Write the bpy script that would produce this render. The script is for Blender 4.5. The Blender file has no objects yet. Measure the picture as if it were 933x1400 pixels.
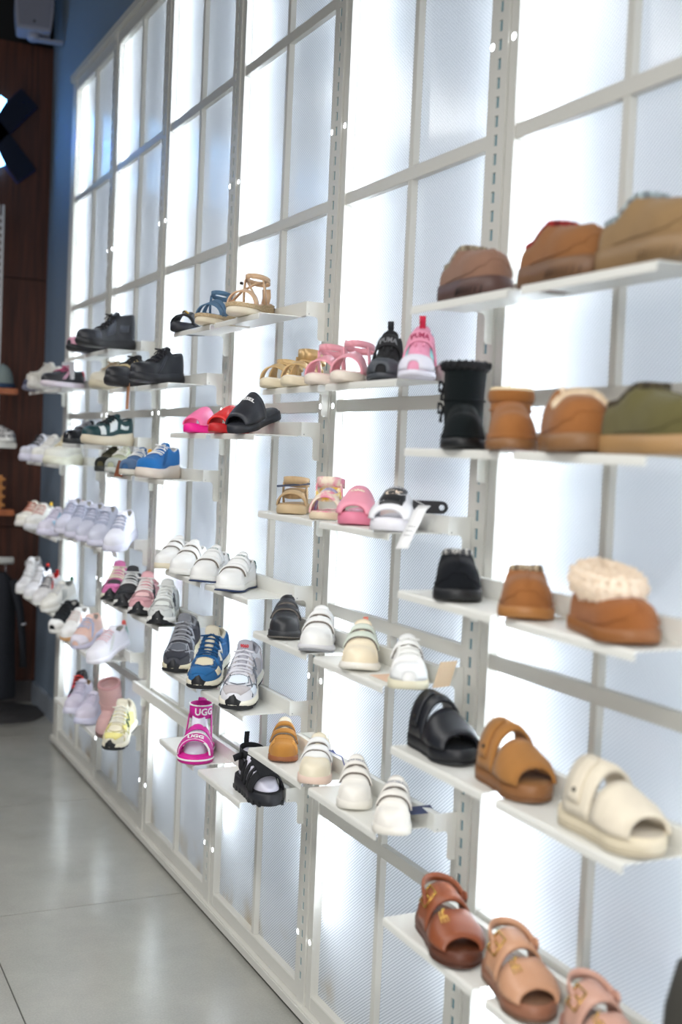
import bpy, bmesh, math, random
from mathutils import Vector, Matrix
random.seed(7)
PI=math.pi
SC=bpy.context.scene
COL=SC.collection
# ------------------------------------------------------------------ camera
cam_d=bpy.data.cameras.new('camera'); cam=bpy.data.objects.new('camera',cam_d); COL.objects.link(cam)
cam_d.sensor_fit='VERTICAL'; cam_d.sensor_height=36; cam_d.lens=36*1605.476/1400
_r=Vector((0.89921,-0.43533,0.04366)); _u=Vector((-0.01755,0.06383,0.99781)); _f=Vector((0.43716,0.89801,-0.04976))
cam.matrix_world=Matrix.Translation((-1.37342,0,1.59223))@Matrix((_r,_u,-_f)).transposed().to_4x4()
cam_d.dof.use_dof=True; cam_d.dof.focus_distance=3.35; cam_d.dof.aperture_fstop=2.1
cam_d.clip_start=.05
SC.camera=cam
# ------------------------------------------------------------------ world, lights, exposure
wd=bpy.data.worlds.new('world'); SC.world=wd; wd.use_nodes=True
wd.node_tree.nodes['Background'].inputs[0].default_value=(.80,.88,1,1)
wd.node_tree.nodes['Background'].inputs[1].default_value=.22
SC.view_settings.view_transform='Standard'; SC.view_settings.look='None'
SC.view_settings.gamma=1; SC.view_settings.use_curve_mapping=False
SC.view_settings.exposure=0.5
def area(name,loc,rot,sx,sy,power,colr=(1,1,1)):
    d=bpy.data.lights.new(name,'AREA'); d.shape='RECTANGLE'; d.size=sx; d.size_y=sy; d.energy=power; d.color=colr
    o=bpy.data.objects.new(name,d); COL.objects.link(o); o.location=loc; o.rotation_euler=rot; return o
CEIL=4.75
for i,(yy,xx,pw) in enumerate([(-.9,-1.5,52),(.9,-2.0,38),(2.5,-2.0,34),(4.2,-2.0,25),(5.8,-1.7,22)]):
    area('ceiling_spot',(xx,yy,3.55),(0,math.radians(22),0),.5,.5,pw,(1,.985,.96))
area('front_fill_light',(-3.6,-2.6,2.0),(math.radians(80),0,math.radians(-40)),2.4,2.2,100,(1,.98,.95))  # added fill lamp from the camera side, no window there
# ------------------------------------------------------------------ helpers
def lin(c):
    c=c/255.; return c/12.92 if c<=.04045 else ((c+.055)/1.055)**2.4
MC={}
def mat(name,rgb,rough=.6,bump=None,metal=0,rgb2=None,scale=60,spec=.5,trans=0,coat=0,sheen=0,emit=0):
    key=(name,rgb)
    if key in MC: return MC[key]
    m=bpy.data.materials.new(name); m.use_nodes=True; nt=m.node_tree; b=nt.nodes['Principled BSDF']
    c=tuple(lin(v) for v in rgb)+(1,)
    b.inputs['Base Color'].default_value=c; b.inputs['Roughness'].default_value=rough; b.inputs['Metallic'].default_value=metal
    b.inputs['Specular IOR Level'].default_value=spec; b.inputs['Transmission Weight'].default_value=trans
    b.inputs['Coat Weight'].default_value=coat; b.inputs['Sheen Weight'].default_value=sheen
    if emit: b.inputs['Emission Color'].default_value=c; b.inputs['Emission Strength'].default_value=emit
    if bump or rgb2:
        tc=nt.nodes.new('ShaderNodeTexCoord'); nz=nt.nodes.new('ShaderNodeTexNoise'); nz.inputs['Scale'].default_value=scale
        nz.inputs['Detail'].default_value=4; nt.links.new(tc.outputs['Object'],nz.inputs['Vector'])
        if rgb2:
            mx=nt.nodes.new('ShaderNodeMix'); mx.data_type='RGBA'; rp=nt.nodes.new('ShaderNodeValToRGB')
            rp.color_ramp.elements[0].position=.42; rp.color_ramp.elements[1].position=.58
            mx.inputs['A'].default_value=c; mx.inputs['B'].default_value=tuple(lin(v) for v in rgb2)+(1,)
            nt.links.new(nz.outputs['Fac'],rp.inputs[0]); nt.links.new(rp.outputs[0],mx.inputs['Factor']); nt.links.new(mx.outputs['Result'],b.inputs['Base Color'])
        if bump:
            bp=nt.nodes.new('ShaderNodeBump'); bp.inputs['Strength'].default_value=bump; bp.inputs['Distance'].default_value=.002
            nz2=nt.nodes.new('ShaderNodeTexNoise'); nz2.inputs['Scale'].default_value=700; nt.links.new(tc.outputs['Object'],nz2.inputs['Vector'])
            nt.links.new(nz2.outputs['Fac'],bp.inputs['Height']); nt.links.new(bp.outputs['Normal'],b.inputs['Normal'])
    MC[key]=m; return m
def leather(rgb,**k): return mat('leather',rgb,.42,bump=.12,**k)
def suede(rgb,**k):
    k.setdefault('rgb2',tuple(int(v*.965) for v in rgb)); k.setdefault('scale',16)
    return mat('suede',rgb,.92,bump=.2,sheen=.12 if sum(rgb)>200 else .02,spec=.2,**k)
def rubber(rgb): return mat('rubber',rgb,.5,bump=.1)
def fabric(rgb,**k): return mat('fabric',rgb,.85,bump=.22,**k)
def plastic(rgb,**k): return mat('plastic',rgb,.25,**k)
def mesh_obj(name,verts,faces,material,parent=None,smooth=True,weld=False,mats=None,fm=None):
    me=bpy.data.meshes.new(name); me.from_pydata([tuple(v) for v in verts],[],faces)
    if weld:
        bm=bmesh.new(); bm.from_mesh(me); bmesh.ops.remove_doubles(bm,verts=bm.verts,dist=2e-5); bmesh.ops.recalc_face_normals(bm,faces=bm.faces); bm.to_mesh(me); bm.free()
    if smooth:
        me.polygons.foreach_set('use_smooth',[True]*len(me.polygons))
    if material: me.materials.append(material)
    me.update()
    o=bpy.data.objects.new(name,me); COL.objects.link(o)
    if parent: o.parent=parent
    return o
class MB:
    def __init__(s): s.v=[]; s.f=[]
    def box(s,x0,x1,y0,y1,z0,z1):
        n=len(s.v); s.v+=[(x,y,z) for z in (z0,z1) for y in (y0,y1) for x in (x0,x1)]
        s.f+=[(n,n+2,n+3,n+1),(n+4,n+5,n+7,n+6),(n,n+1,n+5,n+4),(n+2,n+6,n+7,n+3),(n,n+4,n+6,n+2),(n+1,n+3,n+7,n+5)]; return s
    def prism(s,poly,axis,a,b):
        # poly: 2D points in the plane of the two other axes (in axis order)
        n=len(s.v); k=len(poly)
        def P(p,t): return (t,p[0],p[1]) if axis==0 else ((p[0],t,p[1]) if axis==1 else (p[0],p[1],t))
        s.v+=[P(p,a) for p in poly]+[P(p,b) for p in poly]
        s.f.append(tuple(range(n,n+k))[::-1]); s.f.append(tuple(range(n+k,n+2*k)))
        for i in range(k): j=(i+1)%k; s.f.append((n+i,n+j,n+k+j,n+k+i))
        return s
    def tube(s,pts,r,seg=8,flat=1.0,closed=False):
        pts=[Vector(p) for p in pts]; n0=len(s.v); m=len(pts); up=Vector((0,0,1))
        for i,p in enumerate(pts):
            if closed: t=pts[(i+1)%m]-pts[i-1]
            else: t=pts[min(i+1,m-1)]-pts[max(i-1,0)]
            if t.length<1e-9: t=Vector((1,0,0))
            t.normalize(); a=t.cross(up)
            if a.length<.05: a=t.cross(Vector((0,1,0)))
            a.normalize(); b=a.cross(t)
            rr=r[i] if isinstance(r,(list,tuple)) else r
            for k in range(seg):
                an=2*PI*k/seg; s.v.append(tuple(p+a*math.cos(an)*rr+b*math.sin(an)*rr*flat))
        for i in range(m if closed else m-1):
            for k in range(seg):
                A=n0+i*seg+k; B=n0+i*seg+(k+1)%seg; C_=n0+((i+1)%m)*seg+(k+1)%seg; D_=n0+((i+1)%m)*seg+k; s.f.append((A,B,C_,D_))
        if not closed:
            s.f.append(tuple(range(n0,n0+seg))[::-1]); s.f.append(tuple(range(n0+(m-1)*seg,n0+m*seg)))
        return s
    def build(s,name,m,parent=None,smooth=False,weld=False,bevel=0):
        o=mesh_obj(name,s.v,s.f,m,parent,smooth,weld)
        if bevel:
            bm=bmesh.new(); bm.from_mesh(o.data); bmesh.ops.recalc_face_normals(bm,faces=bm.faces)
            bmesh.ops.bevel(bm,geom=[e for e in bm.edges],offset=bevel,segments=2,affect='EDGES',clamp_overlap=True); bm.to_mesh(o.data); bm.free()
        return o
def tag(o,label=None,cat=None,group=None,kind=None):
    if label: o['label']=label
    if cat: o['category']=cat
    if group: o['group']=group
    if kind: o['kind']=kind
    return o
def empty(name,loc=(0,0,0),rz=0):
    o=bpy.data.objects.new(name,None); COL.objects.link(o); o.location=loc; o.rotation_euler=(0,0,rz); o.empty_display_size=.05; return o
FONT=None
def text_mesh(s,size,bold=0.0,shear=0):
    cu=bpy.data.curves.new('lettering','FONT'); cu.body=s; cu.size=size; cu.align_x='CENTER'; cu.align_y='CENTER'; cu.offset=bold; cu.shear=shear; cu.resolution_u=2
    o=bpy.data.objects.new('lettering',cu); COL.objects.link(o)
    dg=bpy.context.evaluated_depsgraph_get(); me=o.evaluated_get(dg).to_mesh()
    v=[tuple(p.co) for p in me.vertices]; f=[tuple(p.vertices) for p in me.polygons]
    o.evaluated_get(dg).to_mesh_clear(); bpy.data.objects.remove(o); bpy.data.curves.remove(cu); return v,f
def lettering(name,s,size,fn,m,parent,bold=0.0,shear=0):
    v,f=text_mesh(s,size,bold,shear); return mesh_obj(name,[fn(a,b) for a,b,_ in v],f,m,parent,False)
# ------------------------------------------------------------------ setting
Z0=1.72
UY=[6.135-.8*k for k in range(8)]      # slotted uprights, far to near
LV=[Z0+.5522*(3-j) for j in range(7)]  # bar levels, top to bottom
white=mat('white_powder_coat',(226,226,220),.38,spec=.5)
white_up=mat('white_enamel_frame',(206,205,198),.42)
dark_slot=mat('slot_back',(96,136,148),.6)
# floor
def floor_mat():
    m=bpy.data.materials.new('stone_tile'); m.use_nodes=True; nt=m.node_tree; b=nt.nodes['Principled BSDF']
    tc=nt.nodes.new('ShaderNodeTexCoord'); n1=nt.nodes.new('ShaderNodeTexNoise'); n1.inputs['Scale'].default_value=3; n1.inputs['Detail'].default_value=8; n1.inputs['Roughness'].default_value=.65
    n2=nt.nodes.new('ShaderNodeTexNoise'); n2.inputs['Scale'].default_value=160; n2.inputs['Detail'].default_value=3
    r=nt.nodes.new('ShaderNodeValToRGB'); r.color_ramp.elements[0].position=.3; r.color_ramp.elements[1].position=.72
    r.color_ramp.elements[0].color=(lin(150),lin(151),lin(145),1); r.color_ramp.elements[1].color=(lin(178),lin(177),lin(169),1)
    ad=nt.nodes.new('ShaderNodeMath'); ad.operation='MULTIPLY_ADD'; ad.inputs[1].default_value=.35
    ad2=nt.nodes.new('ShaderNodeMath'); ad2.operation='MULTIPLY'; ad2.inputs[1].default_value=.65
    nt.links.new(tc.outputs['Object'],n1.inputs['Vector']); nt.links.new(tc.outputs['Object'],n2.inputs['Vector'])
    nt.links.new(n1.outputs['Fac'],ad2.inputs[0]); nt.links.new(n2.outputs['Fac'],ad.inputs[0]); nt.links.new(ad2.outputs[0],ad.inputs[2])
    nt.links.new(ad.outputs[0],r.inputs[0]); nt.links.new(r.outputs[0],b.inputs['Base Color'])
    b.inputs['Roughness'].default_value=.20; b.inputs['Specular IOR Level'].default_value=.9
    bp=nt.nodes.new('ShaderNodeBump'); bp.inputs['Strength'].default_value=.06; bp.inputs['Distance'].default_value=.003; nt.links.new(n2.outputs['Fac'],bp.inputs['Height']); nt.links.new(bp.outputs['Normal'],b.inputs['Normal'])
    return m
fm=floor_mat()
fl=MB().box(-6.72,.3,-3,7.4,-.06,-.004).build('floor',mat('grout',(88,88,84),.8)); tag(fl,kind='structure')
tile_v=None
for i in range(6):
    for j in range(9):
        x1=.08-1.0*i if i else .10; x0=-.72-1.2*i; x1=.48-1.2*i-.004; y0=3.93-1.2*(j-3)+.002; y1=y0+1.196
        x1=min(x1,.12)
        if y1>7.3: y1=7.3
        if y0>7.25: continue
        MB().box(x0,x1,y0,y1,-.004,0).build('floor_tile',fm,fl,bevel=.0008)
blue=mat('blue_paint',(122,138,154),.7,bump=.2)
w=MB().box(.10,.25,-3,7.4,0,CEIL).build('wall_right',blue); tag(w,kind='structure')
# back wall of dark wood boards
def wood_mat(name,c1,c2,rough=.4):
    m=bpy.data.materials.new(name); m.use_nodes=True; nt=m.node_tree; b=nt.nodes['Principled BSDF']
    tc=nt.nodes.new('ShaderNodeTexCoord'); mp=nt.nodes.new('ShaderNodeMapping'); mp.inputs['Scale'].default_value=(30,30,1.2)
    n1=nt.nodes.new('ShaderNodeTexNoise'); n1.inputs['Scale'].default_value=2; n1.inputs['Detail'].default_value=6
    r=nt.nodes.new('ShaderNodeValToRGB'); r.color_ramp.elements[0].position=.3; r.color_ramp.elements[1].position=.7
    r.color_ramp.elements[0].color=tuple(lin(v) for v in c1)+(1,); r.color_ramp.elements[1].color=tuple(lin(v) for v in c2)+(1,)
    nt.links.new(tc.outputs['Object'],mp.inputs[0]); nt.links.new(mp.outputs[0],n1.inputs['Vector']); nt.links.new(n1.outputs['Fac'],r.inputs[0]); nt.links.new(r.outputs[0],b.inputs['Base Color'])
    b.inputs['Roughness'].default_value=rough; return m
darkwood=wood_mat('dark_walnut',(46,22,14),(92,48,30),.5)
bw=MB().box(-6.7,.10,7.22,7.4,0,CEIL).build('wall_back',mat('black_paint',(8,8,10),.8)); tag(bw,kind='structure')
for ci in range(5):
    for (a,b_) in [(.13,1.06),(1.066,2.546),(2.552,3.92)]:
        MB().box(.098-1.22*(ci+1)+.004,.098-1.22*ci,7.2,7.22,a,b_).build('wood_panel',darkwood,bw,bevel=.0015)
sk=mat('skirting_grey',(150,158,166),.5)
t=MB().box(.078,.10,-3,7.2,0,.12).build('baseboard_right',sk); tag(t,kind='structure')
t=MB().box(-6.7,.078,7.18,7.2,0,.13).build('baseboard_back',mat('skirting_dark',(70,66,66),.6)); tag(t,kind='structure')
t=MB().box(-6.7,.25,-3,7.4,CEIL,CEIL+.1).build('ceiling',mat('black_ceiling',(12,12,14),.9)); tag(t,kind='structure')
# ------------------------------------------------------------------ illuminated wall
def pane_mat(diag):
    m=bpy.data.materials.new('prismatic_diffuser'); m.use_nodes=True; nt=m.node_tree; nt.nodes.remove(nt.nodes['Principled BSDF']); out=nt.nodes['Material Output']
    tc=nt.nodes.new('ShaderNodeTexCoord'); mp=nt.nodes.new('ShaderNodeMapping'); mp.inputs['Rotation'].default_value=(math.radians(38),0,0)
    wv=nt.nodes.new('ShaderNodeTexWave'); wv.bands_direction='Z'; wv.inputs['Scale'].default_value=46; wv.inputs['Distortion'].default_value=0
    nt.links.new(tc.outputs['Object'],mp.inputs[0]); nt.links.new(mp.outputs[0],wv.inputs['Vector'])
    mp2=nt.nodes.new('ShaderNodeMapping'); mp2.inputs['Rotation'].default_value=(math.radians(-38),0,0)
    wv2=nt.nodes.new('ShaderNodeTexWave'); wv2.bands_direction='Z'; wv2.inputs['Scale'].default_value=46
    nt.links.new(tc.outputs['Object'],mp2.inputs[0]); nt.links.new(mp2.outputs[0],wv2.inputs['Vector'])
    ml=nt.nodes.new('ShaderNodeMath'); ml.operation='MULTIPLY_ADD'; ml.inputs[1].default_value=.35
    nt.links.new(wv2.outputs['Fac'],ml.inputs[0]); nt.links.new(wv.outputs['Fac'],ml.inputs[2])
    r=nt.nodes.new('ShaderNodeValToRGB'); r.color_ramp.elements[0].position=.1; r.color_ramp.elements[1].position=1
    r.color_ramp.elements[0].color=(.54,.56,.59,1); r.color_ramp.elements[1].color=(.98,.99,1,1)
    nt.links.new(ml.outputs[0],r.inputs[0])
    bp=nt.nodes.new('ShaderNodeBump'); bp.inputs['Strength'].default_value=.10; bp.inputs['Distance'].default_value=.001; nt.links.new(ml.outputs[0],bp.inputs['Height'])
    tr=nt.nodes.new('ShaderNodeBsdfTranslucent'); df=nt.nodes.new('ShaderNodeBsdfDiffuse'); gl=nt.nodes.new('ShaderNodeBsdfGlossy'); gl.inputs['Roughness'].default_value=.12
    # rusty grime that has settled along the bottom edge
    sp=nt.nodes.new('ShaderNodeSeparateXYZ'); nt.links.new(tc.outputs['Object'],sp.inputs[0])
    mr=nt.nodes.new('ShaderNodeMapRange'); mr.inputs[1].default_value=.20; mr.inputs[2].default_value=.08; mr.clamp=True; nt.links.new(sp.outputs['Z'],mr.inputs[0])
    ns=nt.nodes.new('ShaderNodeTexNoise'); ns.inputs['Scale'].default_value=7; ns.inputs['Detail'].default_value=6; nt.links.new(tc.outputs['Object'],ns.inputs['Vector'])
    nr=nt.nodes.new('ShaderNodeMapRange'); nr.inputs[1].default_value=.50; nr.inputs[2].default_value=.68; nt.links.new(ns.outputs['Fac'],nr.inputs[0])
    mu=nt.nodes.new('ShaderNodeMath'); mu.operation='MULTIPLY'; nt.links.new(mr.outputs[0],mu.inputs[0]); nt.links.new(nr.outputs[0],mu.inputs[1])
    gm=nt.nodes.new('ShaderNodeMix'); gm.data_type='RGBA'; gm.inputs['B'].default_value=(.62,.52,.38,1); nt.links.new(mu.outputs[0],gm.inputs['Factor']); nt.links.new(r.outputs[0],gm.inputs['A'])
    nt.links.new(gm.outputs['Result'],tr.inputs[0]); nt.links.new(gm.outputs['Result'],df.inputs[0]); nt.links.new(bp.outputs[0],gl.inputs['Normal'])
    m1=nt.nodes.new('ShaderNodeMixShader'); m1.inputs[0].default_value=.28; nt.links.new(tr.outputs[0],m1.inputs[1]); nt.links.new(df.outputs[0],m1.inputs[2])
    fr=nt.nodes.new('ShaderNodeFresnel'); fr.inputs[0].default_value=1.42
    m2=nt.nodes.new('ShaderNodeMixShader'); nt.links.new(fr.outputs[0],m2.inputs[0]); nt.links.new(m1.outputs[0],m2.inputs[1]); nt.links.new(gl.outputs[0],m2.inputs[2])
    nt.links.new(m2.outputs[0],out.inputs[0]); return m
PM=pane_mat(1)
led_m=mat('led_glow',(240,246,255),.5,emit=6)
box_m=mat('lightbox_lining',(235,240,245),.8)
wall_unit=empty('illuminated_wall_unit',(0,0,0))
tag(wall_unit,'tall white framed light wall of backlit frosted panes carrying the shoe shelves','wall unit')
BOT=LV[6]; TOP=LV[0]
# back tray of the light box
mb=MB(); mb.box(.092,.098,.50,6.17,.02,TOP+.06); mb.build('back_tray',box_m,wall_unit)
def slotted(yc,y0,y1):
    """upright with real punched slots"""
    mb=MB(); x0,x1=-.010,.012; s0,s1=yc-.0065,yc+.0065
    zb,zt=.03,TOP+.09
    mb.box(x0,x1,s1,y1,zb,zt); mb.box(x0,x1,y0,s0,zb,zt)
    z=zb; k=0; sl=[]
    zz=Z0-1.61
    prev=zb
    while zz<zt-.05:
        mb.box(x0,x1-.0,s0,s1,prev,zz); prev=zz+.024; zz+=.0397
    mb.box(x0,x1,s0,s1,prev,zt)
    mb.box(x1,x1+.002,s0,s1,zb,zt)
    return mb
for k,y in enumerate(UY):
    if k==0: continue
    o=slotted(y,y-.030,y+.020).build('slotted_upright',white_up,wall_unit)
    b=MB().box(-.0062,-.0050,y-.0064,y+.0064,.08,TOP+.05).build('slot_backing',dark_slot,o)
    # side strips of the frame boards left and right of it, proud edges
    for (a,b_) in ((y+.0215,y+.045),(y-.062,y-.0335)):
        st=MB().box(-.0052,.020,a,b_,.05,TOP+.05).build('frame_strip',white_up,wall_unit)
        for zh in (2.47,1.72,.966,.233):
            zc=zh; yc_=(a+b_)/2+.003
            v=[(-.0056,yc_+.0075*math.cos(t*PI/6),zc+.0075*math.sin(t*PI/6)) for t in range(12)]
            pass
            mesh_obj('hole_glow_disc',v,[tuple(range(12))],led_m,st,False)  # emissive disc standing in for LED light leaking through a hole
# far edge, top and bottom members
MB().box(-.010,.09,6.075,6.165,0,TOP+.10).build('end_frame',white_up,wall_unit,bevel=.003)
MB().box(-.022,.09,.5,6.185,TOP+.055,TOP+.10).build('top_moulding',white_up,wall_unit,bevel=.006)
MB().box(-.006,.09,.5,6.165,TOP,TOP+.055).build('top_rail',white_up,wall_unit,bevel=.003)
MB().box(-.004,.09,.5,6.165,BOT-.02,BOT+.024).build('bottom_rail',white_up,wall_unit,bevel=.002)
MB().box(-.024,.09,.5,6.175,.012,BOT-.02).build('plinth',white_up,wall_unit,bevel=.004)
MB().box(-.012,.09,.5,6.165,0,.012).build('plinth_shadow_gap',mat('black_gap',(18,18,18),.8),wall_unit)
pane_me=None
for i in range(7):
    ya=UY[i]-.062 if i else 6.075; yb=UY[i+1]+.045
    ym=UY[i]-.413
    MB().box(.000,.018,ym-.010,ym+.010,BOT,TOP).build('mullion',white_up,wall_unit,bevel=.001)
    for j in range(1,6):
        MB().box(-.001,.0175,yb,ya,LV[j]-.016,LV[j]+.016).build('cross_bar',white_up,wall_unit,bevel=.001)
    for j in range(6):
        for (p,q) in ((ym,ya),(yb,ym)):
            z0,z1=LV[j+1],LV[j]
            MB().box(.019,.0225,p-.004,q+.004,z0-.004,z1+.004).build('pane',PM,wall_unit)
    # LED tubes behind the panes
    area('led_tube',(.055,(ya if i else 6.065)-.008,(.33+TOP)/2),(math.radians(-90),0,0),.062,3.04,18.5,(.92,.965,1))
    area('led_tube_front',(.075,(ya if i else 6.065)-.030,(.33+TOP)/2),(0,math.radians(90),0),3.04,.05,7.0,(.92,.965,1))
    area('led_tube_weak',(.055,yb+.004,(.33+TOP)/2),(math.radians(90),0,0),.05,3.04,2.2,(.86,.93,1))
    area('pane_fill',(.088,ym,(BOT+TOP)/2),(0,math.radians(90),0),3.28,.6,2.6,(.84,.92,1))  # added fill lamp that lifts the panes between the tubes
# ------------------------------------------------------------------ shelves
def bracket_mb(y,t,drop):
    mb=MB(); r=.012; x0,x1=-.066,-.002; xt=-.030; zb=t-.040
    poly=[(x0,t),(x1,t),(x1,t-drop),(xt+.006,t-drop),(xt,t-drop+.006)]
    for k in range(5):
        a=PI/2*k/4; poly.append((xt-r+r*math.cos(a),zb-r+r*math.sin(a)))
    poly.append((x0,zb)); mb.prism(poly,1,y-.0011,y+.0011); return mb
def shelf(bay,z,label,plates=2,drop=.105):
    """z = plate top. rail 40 mm high behind the plates, hung on two brackets"""
    ya=UY[bay-1]-.024; yb=UY[bay]+.022; t=z+.038
    root=empty('display_shelf',(-.066,(ya+yb)/2,z)); tag(root,label,'shelf','white metal shoe shelves on the light wall')
    def fin(o):
        o.location=(.066,-(ya+yb)/2,-z); return o
    mb=MB(); mb.box(-.0665,-.0645,yb,ya,z,t); mb.box(-.0645,-.050,yb,ya,t-.002,t); mb.box(-.0645,-.050,yb,ya,z,z+.002); mb.box(-.052,-.050,yb,ya,t-.012,t)
    fin(mb.build('rail',white,root))
    for y in (ya,yb):
        b=fin(bracket_mb(y,t,drop).build('bracket',white,root))
        s=MB(); c=(-.058,z+.004)
        s.prism([(c[0]+.0013*math.cos(k*PI/4),c[1]+.0013*math.sin(k*PI/4)) for k in range(8)],1,y-.0016,y+.0016)
        s.build('screw',mat('dark_screw',(40,40,40),.4),b)
    U=UY[bay-1]
    for p in range(plates):
        y1=U+.005-.397*p; y0=y1-.352
        mb=MB(); r=.006
        mb.box(-.186,-.062,y0,y1,z-.0022,z)
        # rounded front lip
        prof=[(-.186,z),(-.1895,z-.0012),(-.1915,z-.004),(-.192,z-.008),(-.192,z-.017),(-.1898,z-.017),(-.1898,z-.008),(-.1890,z-.0045),(-.186,z-.0022)]
        mb.prism(prof,1,y0,y1)
        mb.box(-.0645,-.0625,y0,y1,z,z+.034)
        o=fin(mb.build('plate',white,root))
    return root
PZ={'A4':.245,'B4':-.084,'C4':-.537,'D4':-.860,'E4':-1.104,'M1':.036,'M2':-.291,'M3':-.618,'M4':-.938,
    'R1':.182,'R2':-.110,'R3':-.407,'R4':-.736,'R5':-1.104,'a3':.084,'b3':-.242,'c3':-.736,'e3':-1.104,
    'a2':.245,'b2':-.137,'c2':-.545,'d2':-1.00,'e2':-1.296,'a1':.118,'b1':-.235,'c1':-.575,'d1':-.925}
SHELVES={'A4':(4,'white metal shelf under the three espadrille sandals'),'B4':(4,'white metal shelf under the pink, red and black pool slides'),
 'C4':(4,'white metal shelf under the row of white sneakers with rip-tape straps'),'D4':(4,'white metal shelf under the grey, blue and silver chunky runners'),
 'E4':(4,'lowest white metal shelf under the magenta sandal and the black fisherman sandal'),
 'M1':(5,'white metal shelf under the gold sandals, pink sandals and high tops'),'M2':(5,'white metal shelf under the folded baby sandals and the pink and white slides'),
 'M3':(5,'white metal shelf under the black and white strapped kids sneakers'),'M4':(5,'white metal shelf starting under the wheat brown kids shoe'),
 'R1':(6,'highest white metal shelf at the right, under three braided slippers seen from below'),'R2':(6,'white metal shelf under the black bow boot and chestnut boots'),
 'R3':(6,'white metal shelf under the black, chestnut and fluffy clogs'),'R4':(6,'white metal shelf under the black, brown and cream two-strap slides'),
 'R5':(6,'bottom right white metal shelf under the brown and tan buckle sandals'),
 'a3':(3,'white metal shelf under the black chunky sneakers with a beige midsole'),'b3':(3,'white metal shelf under the olive, sage and blue sneakers'),
 'c3':(3,'white metal shelf under the pink, black and pale grey runners'),'e3':(3,'empty white shelf rail left of the magenta sandal'),
 'a2':(2,'white metal shelf under the tall black sneakers, upper left'),'b2':(2,'white metal shelf under the dark green and white sneaker'),
 'c2':(2,'white metal shelf under the crowd of lavender sneakers'),'d2':(2,'white metal shelf under the black-and-white, peach and white low sneakers'),
 'e2':(2,'lowest left white metal shelf under the pink boot and the cream yellow runner'),
 'a1':(1,'far left white metal shelf under the fleecy white sneaker, topmost in its bay'),'b1':(1,'far left white metal shelf under the white sneakers with black laces'),
 'c1':(1,'far left white metal shelf under the cream and sky blue sneakers'),'d1':(1,'far left white metal shelf under the white, navy and red sneakers')}
for k,(b,l) in SHELVES.items(): shelf(b,PZ[k]+Z0,l,plates=0 if k=='e3' else 2)
# ------------------------------------------------------------------ shoe geometry
def interp(keys,u):
    if u<=keys[0][0]: return keys[0][1]
    for (a,va),(b,vb) in zip(keys,keys[1:]):
        if u<=b:
            t=(u-a)/(b-a); t=t*t*(3-2*t); return va+(vb-va)*t
    return keys[-1][1]
class Last:
    """foot-shaped body: x heel(-L/2) to toe(+L/2)"""
    def __init__(s,L,w,sole=.022,spring=.006,toe_h=.042,throat=.40,top=.078,heel_h=.066,ankle=.056,openw=.62,closed=.36,side=1,toe_round=.22,heelw=.70,waist=.70,heel_sole=None,upin=.96,shell_n=2.3,toe_p=2.2,curve=.06):
        s.__dict__.update(locals()); 
        if heel_sole is None: s.heel_sole=sole
        s.wk=[(0,heelw),(.18,heelw+.04),(.38,waist),(.55,.86),(.72,1.0),(.86,.93),(1,.80)]
        s.tk=[(0,heel_h),(.07,heel_h),(.22,ankle),(throat-.03,top),(throat,top),(.60,toe_h+(top-toe_h)*.42),(.80,toe_h*1.02),(1,toe_h*.86)]
    def x(s,u): return (u-.5)*s.L
    def yc(s,u): return s.side*s.curve*s.w*math.sin(PI*min(1,max(0,u)))*(-1 if u<.5 else 1)*(1 if u>.5 else .6)*abs(u-.5)*2
    def hw(s,u,k=1.0):
        u=min(1,max(0,u)); b=interp(s.wk,u)*s.w/2
        if u<.14: b*=math.sqrt(max(0,1-(1-u/.14)**2))
        r=s.toe_round
        if u>1-r: b*=max(0,1-((u-1+r)/r)**s.toe_p)**(1/s.toe_p)
        return b*k
    def zb(s,u): return s.spring*max(0,(u-.72)/.28)**2+s.spring*.4*max(0,(.10-u)/.10)**2
    def zs(s,u): return s.zb(u)*.9+interp([(0,s.heel_sole),(.3,s.heel_sole*.6+s.sole*.4),(.6,s.sole),(1,s.sole*.94)],u)
    def topz(s,u):
        h=interp(s.tk,u); z0=s.zs(u); r=.15
        if u>1-r: h=h*max(0,1-((u-1+r)/r)**2.4)**(1/2.4)
        return z0+h
    def wc(s,u):
        if u<.035 or u>s.closed+.06: return 0
        h=s.hw(u)*s.upin
        o=interp([(.035,0),(.06,.45),(.12,s.openw),(.30,s.openw),(s.closed,s.openw*.75),(s.closed+.06,0)],u)
        return h*o
    def P(s,u,t,closed=False,h=1.0):
        """t -1..1 across; 0 at the ridge"""
        sg=1 if t>=0 else -1; a=(1-min(1,abs(t)))*PI/2
        hw=s.hw(u)*s.upin; wc=0 if closed else s.wc(u); n=2/s.shell_n
        z0=s.zs(u)-.002; tz=s.topz(u)
        return Vector((s.x(u),s.yc(u)+sg*(wc+(hw-wc)*max(0,math.cos(a))**n),z0+(tz-z0)*h*max(0,math.sin(a))**n))
    def N(s,u,t,closed=True,h=1.0):
        e=.012; u=min(.985,max(.015,u)); t2=min(.985,max(-.985,t))
        if abs(t2)<.02: t2=.02 if t2>=0 else -.02
        du=s.P(u+e,t2,closed,h)-s.P(u-e,t2,closed,h); dt=s.P(u,t2+.015,closed,h)-s.P(u,t2-.015,closed,h)
        n=dt.cross(du)*-1
        if n.length<1e-9: return Vector((0,0,1))
        n.normalize()
        c=Vector((s.x(u),s.yc(u),s.zs(u)))
        if n.dot(s.P(u,t2,closed,h)-c)<0: n=-n
        return n
def stations(n,a=0,b=1):
    return [a+(b-a)*(1-math.cos(PI*i/n))/2 for i in range(n+1)]
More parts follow.
